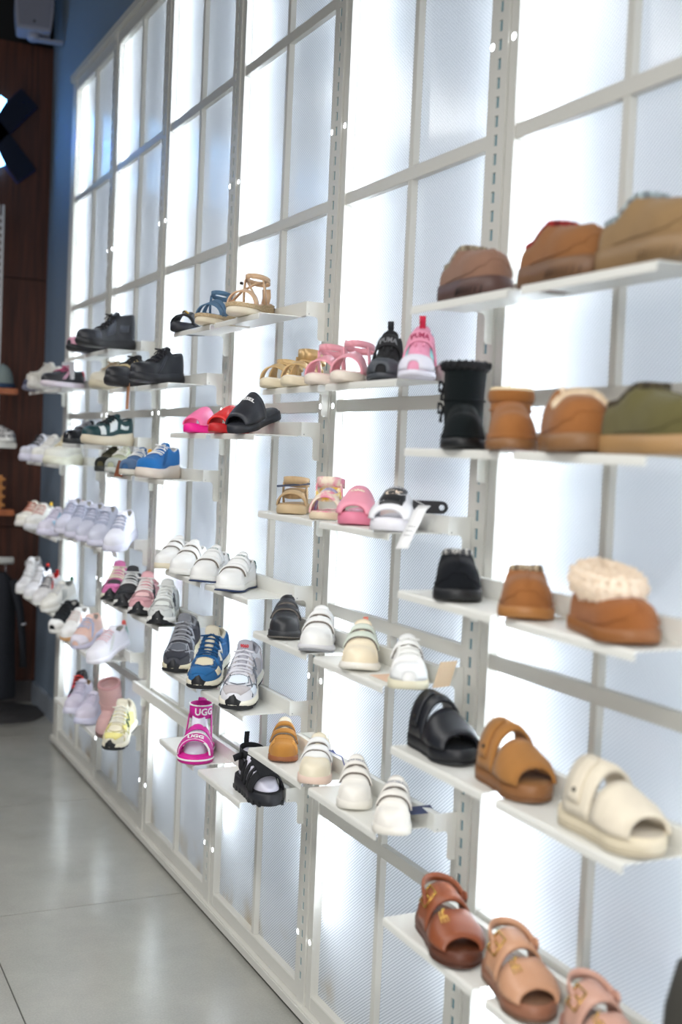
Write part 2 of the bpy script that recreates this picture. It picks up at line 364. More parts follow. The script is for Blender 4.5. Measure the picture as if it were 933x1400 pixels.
def slab(g,name,m,parent,z0f,z1f,k0=1.0,k1=1.0,n=22,a=0,b=1,mid=None,dx=0):
    """sole layer: loops of the outline between two heights"""
    us=stations(n,a,b); lv=[(k0*.94,z0f,0),(k0,z0f,.002)]+([(mid,None,.5)] if mid else [])+[(k1,z1f,-.0015),(k1*.96,z1f,0)]
    V=[];F=[]
    loop=[(u,1) for u in us]+[(u,-1) for u in us[::-1][1:-1]]
    for (k,zf,dz) in lv:
        for (u,sg) in loop:
            h=g.hw(u,k); xx=g.x(u)*(1+(k-1)*.55)+dx
            z=(z0f(u)+z1f(u))/2 if zf is None else zf(u)+dz
            V.append((xx,g.yc(u)+sg*h,z))
    m_=len(loop)
    for r in range(len(lv)-1):
        for i in range(m_): j=(i+1)%m_; F.append((r*m_+i,r*m_+j,(r+1)*m_+j,(r+1)*m_+i))
    def cap(r,flip):
        o=r*m_
        for i in range(n):
            a1=o+i; b1=o+i+1; c=o+(m_-i-1 if i+1<n else i+1); d=o+((m_-i)%m_)
            q=[a1,b1,c,d]; q2=[]
            for t in q:
                if t not in q2: q2.append(t)
            if len(q2)>2: F.append(tuple(q2[::-1] if flip else q2))
    cap(0,False); cap(len(lv)-1,True)
    return mesh_obj(name,V,F,m,parent,True,True)
def upper_shell(g,m,parent,name='upper',n=26,k=8,u0=0,u1=1):
    us=stations(n,u0,u1); V=[];F=[]
    for u in us:
        for j in range(k+1): V.append(g.P(u,-1+j/k*.9999))
        for j in range(k+1): V.append(g.P(u,(j/k)*.9999+.0001))
    W=2*(k+1)
    for i in range(n):
        for j in range(k): F.append((i*W+j,i*W+j+1,(i+1)*W+j+1,(i+1)*W+j))
        for j in range(k+1,W-1): F.append((i*W+j,i*W+j+1,(i+1)*W+j+1,(i+1)*W+j))
        if g.wc(us[i])<=0 and g.wc(us[i+1])<=0: F.append((i*W+k,i*W+k+1,(i+1)*W+k+1,(i+1)*W+k))
    return mesh_obj(name,V,F,m,parent,True,True)
def lining(g,m,parent,name='lining',n=14):
    us=stations(n,.037,g.closed+.058); V=[];F=[]
    for u in us:
        wc=g.wc(u); z=g.topz(u); zf=g.zs(u)+.006; y=g.yc(u)
        for (a,b) in ((-1,z),(-.96,z*.5+zf*.5),(-.9,zf),(.9,zf),(.96,z*.5+zf*.5),(1,z)): V.append((g.x(u),y+a*wc,b-.0005))
    for i in range(n):
        for j in range(5): F.append((i*6+j,i*6+j+1,(i+1)*6+j+1,(i+1)*6+j))
    return mesh_obj(name,V,F,m,parent,True,False)
def collar(g,m,parent,r=.004,name='collar',u1=None,amp=0,n=16):
    e=u1 or g.closed+.02
    us=stations(n,.04,e); pts=[]
    for u in us[::-1]: pts.append((g.x(u),g.yc(u)-g.wc(u)-.0005,g.topz(u)-r*.4))
    for u in us: pts.append((g.x(u),g.yc(u)+g.wc(u)+.0005,g.topz(u)-r*.4))
    if amp:
        rr=[r*(1+amp*(i%2)) for i in range(len(pts))]
    else: rr=r
    return MB().tube(pts,rr,7).build(name,m,parent,True)
def patch(g,name,m,parent,u0,u1,s0,s1,off=.0008,th=.0014,nu=6,ns=10,closed=True,h=1.0,edge=True):
    """solid sheet following the body; u0,u1 numbers or functions of s"""
    V=[];F=[];W=ns+1
    f=lambda q,v: q(v) if callable(q) else q
    for lay in (off+th,off if off>0 else -.001):
        for i in range(nu+1):
            for j in range(ns+1):
                v=s0+(s1-s0)*j/ns; a,b=f(u0,v),f(u1,v); u=a+(b-a)*i/nu
                p=g.P(u,v,closed,h); V.append(p+g.N(u,v,closed,h)*lay)
    K=(nu+1)*W
    for i in range(nu):
        for j in range(ns):
            q=(i*W+j,i*W+j+1,(i+1)*W+j+1,(i+1)*W+j); F.append(q); F.append(tuple(t+K for t in q[::-1]))
    bd=[j for j in range(W)]+[i*W+ns for i in range(1,nu+1)]+[nu*W+j for j in range(ns-1,-1,-1)]+[i*W for i in range(nu-1,0,-1)]
    for i in range(len(bd)): a=bd[i]; b=bd[(i+1)%len(bd)]; F.append((a,b,b+K,a+K))
    return mesh_obj(name,V,F,m,parent,True,True)
def strip(g,name,m,parent,paths,width=.004,off=.0016,closed=True,h=1.0):
    """narrow raised lines on the body, each path in (u,s)"""
    V=[];F=[]
    for path in paths:
        pts=[]
        for (a,b) in zip(path,path[1:]):
            for i in range(4): pts.append((a[0]+(b[0]-a[0])*i/4,a[1]+(b[1]-a[1])*i/4))
        pts.append(path[-1]); P=[g.P(u,s,closed,h) for u,s in pts]; Nn=[g.N(u,s,closed,h) for u,s in pts]; n0=len(V)
        for i,p in enumerate(P):
            t=P[min(i+1,len(P)-1)]-P[max(i-1,0)]; t.normalize(); sd=Nn[i].cross(t)
            if sd.length<1e-6: sd=Vector((0,1,0))
            sd.normalize()
            V+=[p-sd*width/2-Nn[i]*.001,p-sd*width*.42+Nn[i]*off,p+sd*width*.42+Nn[i]*off,p+sd*width/2-Nn[i]*.001]
        for i in range(len(P)-1):
            for j in range(3): F.append((n0+i*4+j,n0+i*4+j+1,n0+i*4+5+j,n0+i*4+4+j))
    return mesh_obj(name,V,F,m,parent,True,False)
def ribbon(name,m,parent,pts,wdir,width,th=.0025):
    """solid band along pts; wdir vector or list = width direction"""
    V=[];F=[];pts=[Vector(p) for p in pts];n=len(pts)
    for i,p in enumerate(pts):
        t=pts[min(i+1,n-1)]-pts[max(i-1,0)]; t.normalize()
        w=Vector(wdir[i] if isinstance(wdir,list) else wdir); w=(w-t*w.dot(t)); w.normalize(); nn=t.cross(w)
        ww=width[i] if isinstance(width,list) else width
        V+=[p-w*ww/2-nn*th/2,p+w*ww/2-nn*th/2,p+w*ww/2+nn*th/2,p-w*ww/2+nn*th/2]
    for i in range(n-1):
        for j in range(4): k=(j+1)%4; F.append((i*4+j,i*4+k,i*4+4+k,i*4+4+j))
    F.append((0,1,2,3)); F.append((n*4-1,n*4-2,n*4-3,n*4-4))
    return mesh_obj(name,V,F,m,parent,True,True)
def on_body(g,u,s,du,ds,off=.0022,closed=True,h=1.0,face='toe'):
    """map lettering (x,y in metres) onto the body: x across the foot, y up along its ridge"""
    sl=(g.P(min(.97,u+.03),0,closed,h)-g.P(u-.03,0,closed,h)).length/.06
    def fn(a,b):
        uu=u-b/sl; lo,hi=0,.98
        yt=abs(a)
        for _ in range(22):
            m=(lo+hi)/2
            if abs(g.P(uu,m,closed,h).y-g.yc(uu))<yt: lo=m
            else: hi=m
        ss=lo*(1 if a>=0 else -1)
        return g.P(uu,ss,closed,h)+g.N(uu,ss,closed,h)*off
    return fn
def laces(g,m,parent,u0,u1,n,wid=.45,r=.0022,name='laces',h=1.0,cross=True):
    mb=MB()
    for i in range(n):
        u=u0+(u1-u0)*i/(n-1)
        a=u if not cross or i%2==0 else u-.012
        for (ua,ub) in ((u,u-.018 if cross else u),)+(((u-.018,u),) if cross else ()):
            pts=[]
            for j in range(7):
                t=-1+2*j/6; uu=ua+(ub-ua)*j/6; p=g.P(uu,t*wid,True,h)+g.N(uu,t*wid,True,h)*(.003+.002*(1-t*t)+(.0015 if ua<ub else 0)); pts.append(p)
            mb.tube(pts,r,6,.8)
    return mb.build(name,m,parent,True)
def bow(g,m,parent,u,r=.0018,size=.03,h=1.0,name='lace_bow'):
    mb=MB(); c=g.P(u,0.02,True,h)+g.N(u,0.02,True,h)*.007
    for sg in (-1,1):
        pts=[c+Vector((.004+size*.5*math.sin(PI*k/8),sg*size*.8*math.sin(PI*k/8*.98)*(1-.3*math.cos(PI*k/8)),.004*math.sin(PI*k/8)-.004*k/8)) for k in range(9)]; mb.tube(pts,r,6)
        pts=[c+Vector((.004*k,sg*(.003+.004*k),-.0012*k*k*.6)) for k in range(6)]; mb.tube(pts,r,6)
    return mb.build(name,m,parent,True)
def tongue(g,m,parent,u0,u1,wid=.016,rise=.02,th=.006,lean=.012,name='tongue'):
    pts=[];wd=[]
    n=8
    for i in range(n+1):
        u=u1+(u0-u1)*i/n; z=g.topz(u) ; pts.append(Vector((g.x(u),g.yc(u),z-.004))); wd.append(wid*(.62+ .38*(i/n)**3))
    e=pts[-1]; 
    for i in (1,2): pts.append(e+Vector((-lean*i/2,0,rise*i/2))); wd.append(wid*1.15-(.004 if i==2 else 0))
    # arched cross-section sheet
    V=[];F=[]
    for p,w_ in zip(pts,wd):
        for j in range(7):
            t=-1+2*j/6; V.append((p.x,p.y+t*w_,p.z+ (1-t*t)*.006+th*.3))
        for j in range(7):
            t=1-2*j/6; V.append((p.x-th*.3,p.y+t*w_,p.z+(1-t*t)*.006-th*.7))
    for i in range(len(pts)-1):
        for j in range(14): k=(j+1)%14; F.append((i*14+j,i*14+k,(i+1)*14+k,(i+1)*14+j))
    F.append(tuple(range(14))[::-1]); F.append(tuple(range((len(pts)-1)*14,len(pts)*14)))
    return mesh_obj(name,V,F,m,parent,True,True)
GROUPS={'strap_sneaker':'small sneakers with rip-tape straps','running_shoe':'chunky running shoes','sneaker':'sneakers on the left-hand shelves','slide_sandal':'slides on the shelves',
 'strappy_sandal':'strappy sandals on the upper middle shelves','baby_sandal':'folded baby sandals','high_top_sneaker':'kids high tops with a pull tab','clog_slipper':'sheepskin slippers and clogs',
 'sheepskin_boot':'sheepskin boots','buckle_sandal':'buckle sandals on the bottom right shelf'}
def root_at(name,label,cat,key,y,x,theta,group=None,lift=.0006):
    th=math.radians(theta); a=math.atan2(-math.cos(th),-math.sin(th))
    o=empty(name,(x,y,PZ[key]+Z0+lift),a); KEYOF[o.name]=key; tag(o,label,cat,group or GROUPS.get(name)); return o
SBACK_SHADE=fabric((120,112,104))
black_rub=rubber((28,30,34)); white_rub=rubber((238,238,234)); cream_rub=rubber((226,216,192))
RAILX=-.0672
FLAT={'a2','a3','b2','b3','a1','b1','A4'}; KEYOF={}
def place(r,g,wide=1.04,maxp=20):
    """keep the shoe off the rail, or prop its heel on the rail top with the toe on the plate"""
    a=r.rotation_euler.z; ca,sa=math.cos(a),math.sin(a)
    pts=[(g.x(u),g.yc(u)+q*g.hw(u)*wide) for u in stations(24) for q in (-1,1)]
    x0,y0=r.location.x,r.location.y; xt=g.L*.36
    def cross(x): 
        c=[lx for lx,ly in pts if x+lx*ca-ly*sa>RAILX]; return max(c) if c else None
    x=x0
    flat=KEYOF.get(r.name) in FLAT
    for i in range(110):
        c=cross(x)
        if c is None or (not flat and i>12 and xt-c>=.040/math.tan(math.radians(maxp))): break
        if i==12 and not flat: x=x0; continue
        x-=.0012
    c=cross(x)
    if c is not None:
        p=math.atan(.0400/(xt-c)); r.rotation_euler=(0,p,a)
        r.location.z+=xt*math.sin(p)+.0008; x_=x
    r.location.x=x; r.location.y=y0*(x+1.373)/(x0+1.373)
def toe_wedge(g,name,m,parent,u0,hf,off=.002,th=.0,n=22,lowk=.98):
    """rubber band round the toe, hf(t) = its height at t in -1..1"""
    V=[];F=[]
    def at(t):
        if t<0: u=u0+(1-u0)*(1-abs(t)**1.6); q=-1
        else: u=u0+(1-u0)*(1-abs(t)**1.6); q=1
        return u,q
    for i in range(n+1):
        t=-1+2*i/n; u,q=at(t); u=min(u,.9995); h=g.hw(u); y=g.yc(u)+q*h; x=g.x(u); c=Vector((g.x(.72),g.yc(.8),0)); d=(Vector((x,y,0))-c).normalized()*off
        H=hf(t); z0=g.zb(u)
        k=.90 if H>.02 else 1.0
        V+=[(x+d.x,y+d.y,z0+.001),(x+d.x*1.8,y+d.y*1.8,z0+H*.5),(x+d.x*1.0-(1-k)*.06*d.x/off,y+d.y*1.0,z0+H),(x-d.x*2.5,y-d.y*2.5,z0+H*1.02)]
    for i in range(n):
        for j in range(3): F.append((i*4+j,i*4+4+j,i*4+5+j,i*4+1+j))
    return mesh_obj(name,V,F,m,parent,True)
# ---- strap or laced low sneaker
def sneaker(key,y,label,up,sole,L=.19,w=.084,x=-.135,theta=32,outsole=None,straps=0,strap_m=None,lace_m=None,toe_m=None,heel_m=None,tongue_m=None,lining_m=None,side_m=None,side='stripe',
            sole_h=.022,chunky=False,top=.066,heel_h=.056,name='sneaker',tab=None,logo=None,logo_m=None,edge=None,group=None,toe_cap=False,overlay=None,spring=.006,sidesgn=1,high=0,toe_h=None,knob=None):
    r=root_at(name,label,'shoe',key,y,x,theta,group)
    g=Last(L,w,sole=sole_h,spring=spring*(1.6 if chunky else 1),toe_h=toe_h or .034*(w/.084),top=top+high,heel_h=heel_h+high,ankle=heel_h*.86+high,heel_sole=sole_h*(1.5 if chunky else 1.1),side=sidesgn,throat=.40,closed=.38,shell_n=2.8,toe_round=.26,upin=.925)
    if high: g.tk=[(0,heel_h+high),(.1,heel_h+high),(.25,heel_h+high-.006),(.36,top+high),(.40,top+high*.9),(.47,top*.92+high*.3),(.62,g.toe_h+(top-g.toe_h)*.3),(.80,g.toe_h),(1,g.toe_h*.92)]
    zo=lambda u:g.zb(u); 
    if outsole: slab(g,'outsole',outsole,r,zo,lambda u:g.zb(u)+.005,1.0,1.0); z0=lambda u:g.zb(u)+.0046
    else: z0=zo
    slab(g,'midsole',sole,r,z0,lambda u:g.zs(u),1.0 if not chunky else 1.02,.99,mid=1.0 if not chunky else 1.07)
    if edge: # thin coloured line round the sole
        us=stations(22); pts=[(g.x(u)*1.004,g.yc(u)+g.hw(u)*1.002,g.zb(u)+.003) for u in us]+[(g.x(u)*1.004,g.yc(u)-g.hw(u)*1.002,g.zb(u)+.003) for u in us[::-1][1:-1]]
        MB().tube(pts,.0026,6,closed=True).build('sole_line',edge,r,True)
    upper_shell(g,up,r)
    lining(g,lining_m or fabric((205,203,198)),r)
    collar(g,lining_m or up,r,.0035)
    tongue(g,tongue_m or up,r,.36,.60,wid=.0165*(w/.084),rise=.012,th=.007,name='tongue')
    if toe_m: patch(g,'toe_cap',toe_m,r,lambda s:.80+.06*(1-abs(s)),.985,-.98,.98,nu=6,ns=14)
    if heel_m: strip(g,'heel_tab',heel_m,r,[[(.02,.9),(.05,.45),(.10,.25)],[(.02,-.9),(.05,-.45),(.10,-.25)],[(.05,.6),(.12,.6)],[(.05,.35),(.13,.30)]],.010,.002,closed=False)
    if overlay:
        patch(g,'overlay',overlay,r,lambda s:.60-.12*abs(s),lambda s:.74-.12*abs(s),-.98,.98,nu=4,ns=16)
    if straps:
        sm=strap_m or up
        for i in range(straps):
            uc=.415+i*(.105 if straps>2 else .135)
            sh=patch(g,'strap',sm,r,lambda s,uc=uc:uc-.047-.02*s,lambda s,uc=uc:uc+.047-.02*s,-.76,.80,off=.0038,th=.0036,nu=3,ns=14)
            patch(g,'strap_backing_shade',SBACK_SHADE,r,lambda s,uc=uc:uc+.030-.02*s,lambda s,uc=uc:uc+.062-.02*s,-.72,.76,off=.0012,th=.0030,nu=2,ns=14)  # velcro underside, its dark tone also painting the shade below the strap's front edge
            # loop at the buckle side
            strip(g,'strap_loop',tongue_m or sm,r,[[(uc-.045,.72),(uc+.045,.68)]],.005,.0082)
        strip(g,'toe_seam',up,r,[[(.62,.62),(.69,.30),(.70,0),(.69,-.30),(.62,-.62)],[(.66,.34),(.76,.62),(.82,.95)],[(.66,-.34),(.76,-.62),(.82,-.95)]],.0022,.0008)
    if lace_m:
        patch(g,'eyestay',up if not side_m else (overlay or up),r,.40,.66,.22,.42,off=.0004,th=.0014,nu=6,ns=2); patch(g,'eyestay',up if not side_m else (overlay or up),r,.40,.66,-.42,-.22,off=.0004,th=.0014,nu=6,ns=2)
        laces(g,lace_m,r,.42,.64,5,wid=.36,r=.0021*(w/.084))
        bow(g,lace_m,r,.40,size=.026)
    if side_m:
        if side=='stripe': strip(g,'side_stripe',side_m,r,[[(.30,.35*q),(.45,.55*q),(.62,.9*q)] for q in (1,-1)]+[[(.36,.30*q),(.52,.55*q),(.68,.9*q)] for q in (1,-1)],.006,.0018)
        elif side=='swoosh':
            [patch(g,'side_panel',side_m,r,lambda s,e=e:e+.10*abs(s),lambda s,e=e,w_=w_:e+w_+.10*abs(s),a_,b_,nu=5,ns=4) for e,w_ in ((.10,.16),(.34,.18)) for a_,b_ in ((.30,.86),(-.86,-.30))]
            patch(g,'toe_overlay',side_m,r,.70,.80,.35,.95,nu=3,ns=4); patch(g,'toe_overlay',side_m,r,.70,.80,-.95,-.35,nu=3,ns=4)
        elif side=='three': strip(g,'side_stripe',side_m,r,[[(.32+.07*i,.42*q),(.42+.07*i,.95*q)] for q in (1,-1) for i in range(3)],.0055,.0018)
    if tab: # pull loop at heel
        pts=[(g.x(.02)-.002,0,g.topz(.02)-.012),(g.x(.02)-.006,0,g.topz(.02)+.006),(g.x(.02)-.004,0,g.topz(.02)+.016),(g.x(.02)+.003,0,g.topz(.02)+.012),(g.x(.04)+.002,0,g.topz(.02)-.004)]
        ribbon('pull_tab',tab,r,pts,(0,1,0),.012,.002)
    if logo:
        lettering('strap_lettering',logo,.0075 if len(logo)>8 else .0125,on_body(g,.415,.0,1,13,off=.0082),logo_m or black_rub,r)
    place(r,g)
    return r,g
# ---- chunky running shoe with mesh windows and side letter
def runner(key,y,label,mesh_c,suede_c,line_c,lace_c,letter_c,win_c,sole_c,L=.265,w=.104,x=-.13,theta=28,tongue_c=None,badge=None,name='running_shoe',letter='N',heel_c=None):
    r=root_at(name,label,'shoe',key,y,x,theta)
    g=Last(L,w,sole=.028,spring=.013,toe_h=.036,top=.082,heel_h=.070,ankle=.062,heel_sole=.038,throat=.38,closed=.36,toe_round=.25,heelw=.76,shell_n=2.7)
    slab(g,'outsole',black_rub,r,lambda u:g.zb(u),lambda u:g.zb(u)+.006,1.0,1.01)
    slab(g,'midsole',sole_c,r,lambda u:g.zb(u)+.0056,lambda u:g.zs(u),1.0,1.0,mid=1.085)
    upper_shell(g,mesh_c,r); lining(g,tongue_c or mesh_c,r); collar(g,tongue_c or mesh_c,r,.006)
    tongue(g,tongue_c or mesh_c,r,.345,.62,wid=.021,rise=.026,lean=.012,th=.010)
    # dark rubber wedge wrapping up the toe
    toe_wedge(g,'toe_bumper',black_rub,r,.86,lambda t:.009+.034*max(0,1-abs(t)*1.35)**1.1,off=.0035)
    # suede overlays
    patch(g,'mudguard',suede_c,r,lambda s:.80+.03*math.cos(abs(s)*PI),.962,-.55,.55,nu=6,ns=12,off=.0006)
    for q in (1,-1):
        patch(g,'side_overlay',suede_c,r,lambda s:.56,lambda s:.70,.30*q,.62*q,nu=4,ns=4,off=.0006)
        patch(g,'eyestay',suede_c,r,.37,.64,.22*q,.44*q,nu=7,ns=3,off=.001,th=.002)
        patch(g,'quarter_overlay',suede_c,r,.22,.48,.50*q,.97*q,nu=5,ns=4,off=.0006,closed=False)
        patch(g,'heel_counter',heel_c or suede_c,r,.03,.17,.35*q,.97*q,nu=4,ns=4,off=.0012,closed=False)
        strip(g,'overlay_line',line_c,r,[[(.66,.28*q),(.76,.52*q),(.84,.94*q)],[(.80,.30*q),(.72,.55*q),(.62,.95*q)],[(.50,.5*q),(.56,.74*q),(.60,.96*q)]],.0030,.0026)
    # pentagon window on the vamp with its outline
    patch(g,'vamp_window',win_c,r,lambda s:.665+abs(s)*.06,lambda s:.80-abs(s)*.14,-.30,.30,nu=4,ns=8,off=.0016)
    strip(g,'window_outline',line_c,r,[[(.665,0),(.68,.24),(.74,.32),(.81,0),(.74,-.32),(.68,-.24),(.665,0)]],.0028,.0030)
    for q in (1,-1): patch(g,'side_window',win_c,r,lambda s:.72,lambda s:.82,.56*q,.86*q,nu=3,ns=4,off=.0016)
    laces(g,lace_c,r,.385,.63,6,wid=.40,r=.0030); bow(g,lace_c,r,.36,r=.0026,size=.036)
    if badge:
        e=Vector((g.x(.345)-.004,g.yc(.345),g.topz(.345)+.016)); 
        lettering('tongue_badge',badge[0],.012,lambda a,b:e+Vector((.006-b*.3,a,b)),badge[1],r,.0008)
    if letter:
        for q in (1,-1):
            # N drawn in strokes on the flank
            ua,ub=(.53,.41) if q==1 else (.41,.53); s0,s1=.40,.74
            strip(g,'side_letter',letter_c,r,[[(ua+.02,s1*q),(ua-.005,s0*q)],[(ua-.005,s0*q),(ub+.02,s1*q)],[(ub+.02,s1*q),(ub-.005,s0*q)]],.0075,.0050)
    place(r,g)
    return r,g
# ---- slide sandals
def slide(key,y,label,sole_m,strap_m,L=.22,w=.088,x=-.135,theta=40,straps=1,sole_h=.022,arch=.046,foot_m=None,text=None,text_m=None,name='slide_sandal',group=None,u0=.42,u1=.80,patchc=None,taper=0,thick=.0042,tall=1.0,buckle=None,seam=None,two=None,outsole=None,spring=.004,gap=.016,rear=1.0):
    r=root_at(name,label,'sandal',key,y,x,theta,group)
    g=Last(L,w,sole=sole_h,spring=spring,toe_h=arch*.72,top=arch,heel_h=arch,ankle=arch,closed=.3,heelw=.80,waist=.80,upin=.985,shell_n=2.1,toe_round=.30,curve=.08)
    g.tk=[(0,arch*1.25),(.42,arch*1.22),(.55,arch*1.06),(.7,arch*.80),(.85,arch*.52),(.92,arch*.38),(1,arch*.3)]
    g.topz=lambda u:g.zs(u)+interp(g.tk,u)
    if outsole: slab(g,'outsole',outsole,r,lambda u:g.zb(u),lambda u:g.zb(u)+.007,1.0,1.0)
    slab(g,'sole',sole_m,r,(lambda u:g.zb(u)+.0066) if outsole else (lambda u:g.zb(u)),lambda u:g.zs(u),1.0,.985,mid=1.015)
    slab(g,'footbed',foot_m or sole_m,r,lambda u:g.zs(u)-.0015,lambda u:g.zs(u)+.002+.004*max(0,.18-u)/.18,.90,.88)
    P0=g.P
    if straps==1:
        patch(g,'strap',strap_m,r,lambda s:u0+taper*(1-abs(s)),lambda s:u1-taper*(1-abs(s))*.5,-1,1,off=.0,th=thick,nu=7,ns=18,h=tall)
    else:
        a=(u1-u0); m_=gap
        s1=patch(g,'strap',strap_m,r,lambda s:u0-.02*(1-abs(s)),lambda s:u0+a*.42,-1,1,off=.0,th=thick,nu=5,ns=18,h=rear)
        s2=patch(g,'strap',two or strap_m,r,lambda s:u0+a*.42+m_*(1.6-abs(s)),lambda s:u1-.03*(1-abs(s)),-1,1,off=.0,th=thick,nu=5,ns=18,h=tall)
    if patchc: patch(g,'logo_patch',patchc,r,u0+.05,u1-.09,-.36,.36,off=thick+.0002,th=.0008,nu=4,ns=8,h=tall)
    if text: lettering('lettering',text[0],text[1],on_body(g,text[2],text[3],1,text[4],off=thick+.0016,h=tall),text_m,r,.0006)
    if seam: strip(g,'stitching',seam,r,[[(u1-.02,-.97),(u1-.03,0),(u1-.02,.97)]],.0016,thick+.0006,h=tall)
    place(r,g)
    return r,g
def back_strap(g,m,r,z,width=.014,u=.36,name='ankle_strap',th=.003,front=False,lift=0,sdown=.9):
    pts=[];n=14
    zz=lambda a:z
    y0=g.hw(u)*.92; x0=g.x(u); xb=g.x(.045)
    for i in range(n+1):
        a=PI*i/n; pts.append(Vector((x0+(xb-x0)*math.sin(a)**.75,g.yc(.2)+y0*math.cos(a),z+lift*math.sin(a))))
    ribbon(name,m,r,pts,(0,0,1),width,th)
    return pts
def ankle_loop(g,m,r,uc,z,rx,ry,width,tilt=0,name='ankle_strap',th=.003):
    pts=[];n=22
    for i in range(n+1):
        a=2*PI*i/n; pts.append(Vector((g.x(uc)+rx*math.cos(a),ry*math.sin(a),z+tilt*math.cos(a))))
    ribbon(name,m,r,pts,(0,0,1),width,th); return pts
def spikes(name,m,parent,pts,length,n,rad=.0011,seed=1,out=None):
    rd=random.Random(seed); V=[];F=[]
    for i in range(n):
        c,nn=pts[rd.randrange(len(pts))]
        c=Vector(c)+Vector((rd.uniform(-1,1),rd.uniform(-1,1),rd.uniform(-1,1)))*length*.35
        d=(Vector(nn)+Vector((rd.uniform(-1,1),rd.uniform(-1,1),rd.uniform(-1,1)))*.7).normalized()
        a=d.orthogonal().normalized(); b=d.cross(a); q=len(V); l=length*rd.uniform(.6,1.2)
        V+=[c+a*rad,c-a*rad*.5+b*rad,c-a*rad*.5-b*rad,c+d*l+a*rad*rd.uniform(-3,3)]
        F+=[(q,q+1,q+3),(q+1,q+2,q+3),(q+2,q,q+3)]
    o=mesh_obj(name,V,F,m,parent,False); tag(o,kind='stuff'); return o
# ---- sheepskin slipper / clog
def slipper(key,y,label,up,sole,L=.245,w=.10,x=-.13,theta=30,braid=None,braid2=None,name='clog_slipper',sole_h=.024,fur=None,front_seam=True,top=.072,toe_h=.05,rim='braid',sole_marks=None,seed=3,slope=.72):
    r=root_at(name,label,'slipper',key,y,x,theta)
    g=Last(L,w,sole=sole_h,spring=.006,toe_h=toe_h,top=top,heel_h=top*slope,ankle=top*(slope+.04),closed=.44,throat=.47,heelw=.84,waist=.84,shell_n=2.45,toe_round=.32,openw=.66)
    g.wk=[(0,.84),(.3,.86),(.72,1.0),(.86,.96),(1,.86)]
    slab(g,'outsole',sole,r,lambda u:g.zb(u),lambda u:g.zs(u),1.03,1.03,mid=1.045)
    upper_shell(g,up,r); lining(g,fur or suede((196,176,140)),r,'fleece_lining')
    if front_seam: strip(g,'toe_seam',up,r,[[(.50,0),(.60,0),(.72,0),(.85,0),(.95,0)]],.0042,.0022)
    strip(g,'rand_seam',up,r,[[(.30,.97),(.5,.96),(.7,.95),(.85,.9),(.95,.7),(.975,0),(.95,-.7),(.85,-.9),(.7,-.95),(.5,-.96),(.30,-.97)]],.0035,.0020)
    if rim=='braid':
        us=stations(22,.05,.495); L1=[(g.x(u),g.yc(u)-g.wc(u),g.topz(u)) for u in us[::-1]]+[(g.x(u),g.yc(u)+g.wc(u),g.topz(u)) for u in us]
        mbA=MB(); mbB=MB()
        for i in range(len(L1)-1):
            a=Vector(L1[i]);b=Vector(L1[i+1]); 
            if (b-a).length<1e-4: continue
            m_=max(2,int((b-a).length/.0045))
            for q in range(m_):
                p0=a.lerp(b,q/m_); p1=a.lerp(b,(q+.85)/m_)
                (mbA if (i+q)%2 else mbB).tube([p0+Vector((0,0,-.004)),p1+Vector((0,0,.007))],.0070,5)
        mbA.build('braid',braid,r,True); mbB.build('braid',braid2 or braid,r,True)
    elif rim=='fur':
        pts=[]
        for u in stations(26,.03,.56):
            for q in (-1,1):
                for k in range(7):
                    a=k/6*PI; c=Vector((g.x(u),g.yc(u)+q*(g.hw(u)*.62),g.topz(min(u,.46))-.004)); d=Vector((.3 if u>.5 else -.1,q*math.cos(a),math.sin(a))).normalized(); pts.append((c+d*.014,d))
        for k in range(24):
            a=PI*k/23; c=Vector((g.x(.50)+.022*math.sin(a),g.hw(.5)*.66*math.cos(a),g.topz(.50)-.002)); 
            for e in range(5):
                d=Vector((math.sin(a)*.6,math.cos(a)*.4,.3+.25*e)).normalized(); pts.append((c+d*.012,d))
        core=MB(); ring=[]
        for k in range(28):
            a=2*PI*k/28; ring.append((g.x(.36)+.060*math.cos(a),.026*math.sin(a),g.zs(.3)+top*.98-.006*math.cos(a)))
        core.tube(ring,.030,12,.95,closed=True)
        co=core.build('fleece_collar',fur,r,True)
        pts2=[(v.co.copy(),v.normal.copy()) for v in co.data.vertices]
        spikes('fleece',fur,co,pts2,.015,9000,rad=.0010,seed=seed)
    elif rim=='slit':
        pts=[(g.P(.665+.010*math.sin(i*.8),-.62+1.24*i/20,True)+Vector((0,0,.0035)),Vector((.3,0,1))) for i in range(21)]
        MB().tube([p for p,_ in pts],.005,6).build('fleece_trim',fur,r,True)
        spikes('fleece',fur,r,pts,.009,700,seed=seed)
        collar(g,fur,r,.005)
    if sole_marks:
        mb=MB()
        for k in range(9):
            xx=g.x(.62+.04*k)
            for q in (-1,1): 
                hw=g.hw(.62+.04*k)*1.03; mb.tube([(xx,q*hw*1.01,.004),(xx+.008,q*hw*1.012,.018)],.0012,5)
        tag(mb.build('tread_lines',sole_marks,r,True),kind='stuff')
    place(r,g,1.06)
    return r,g
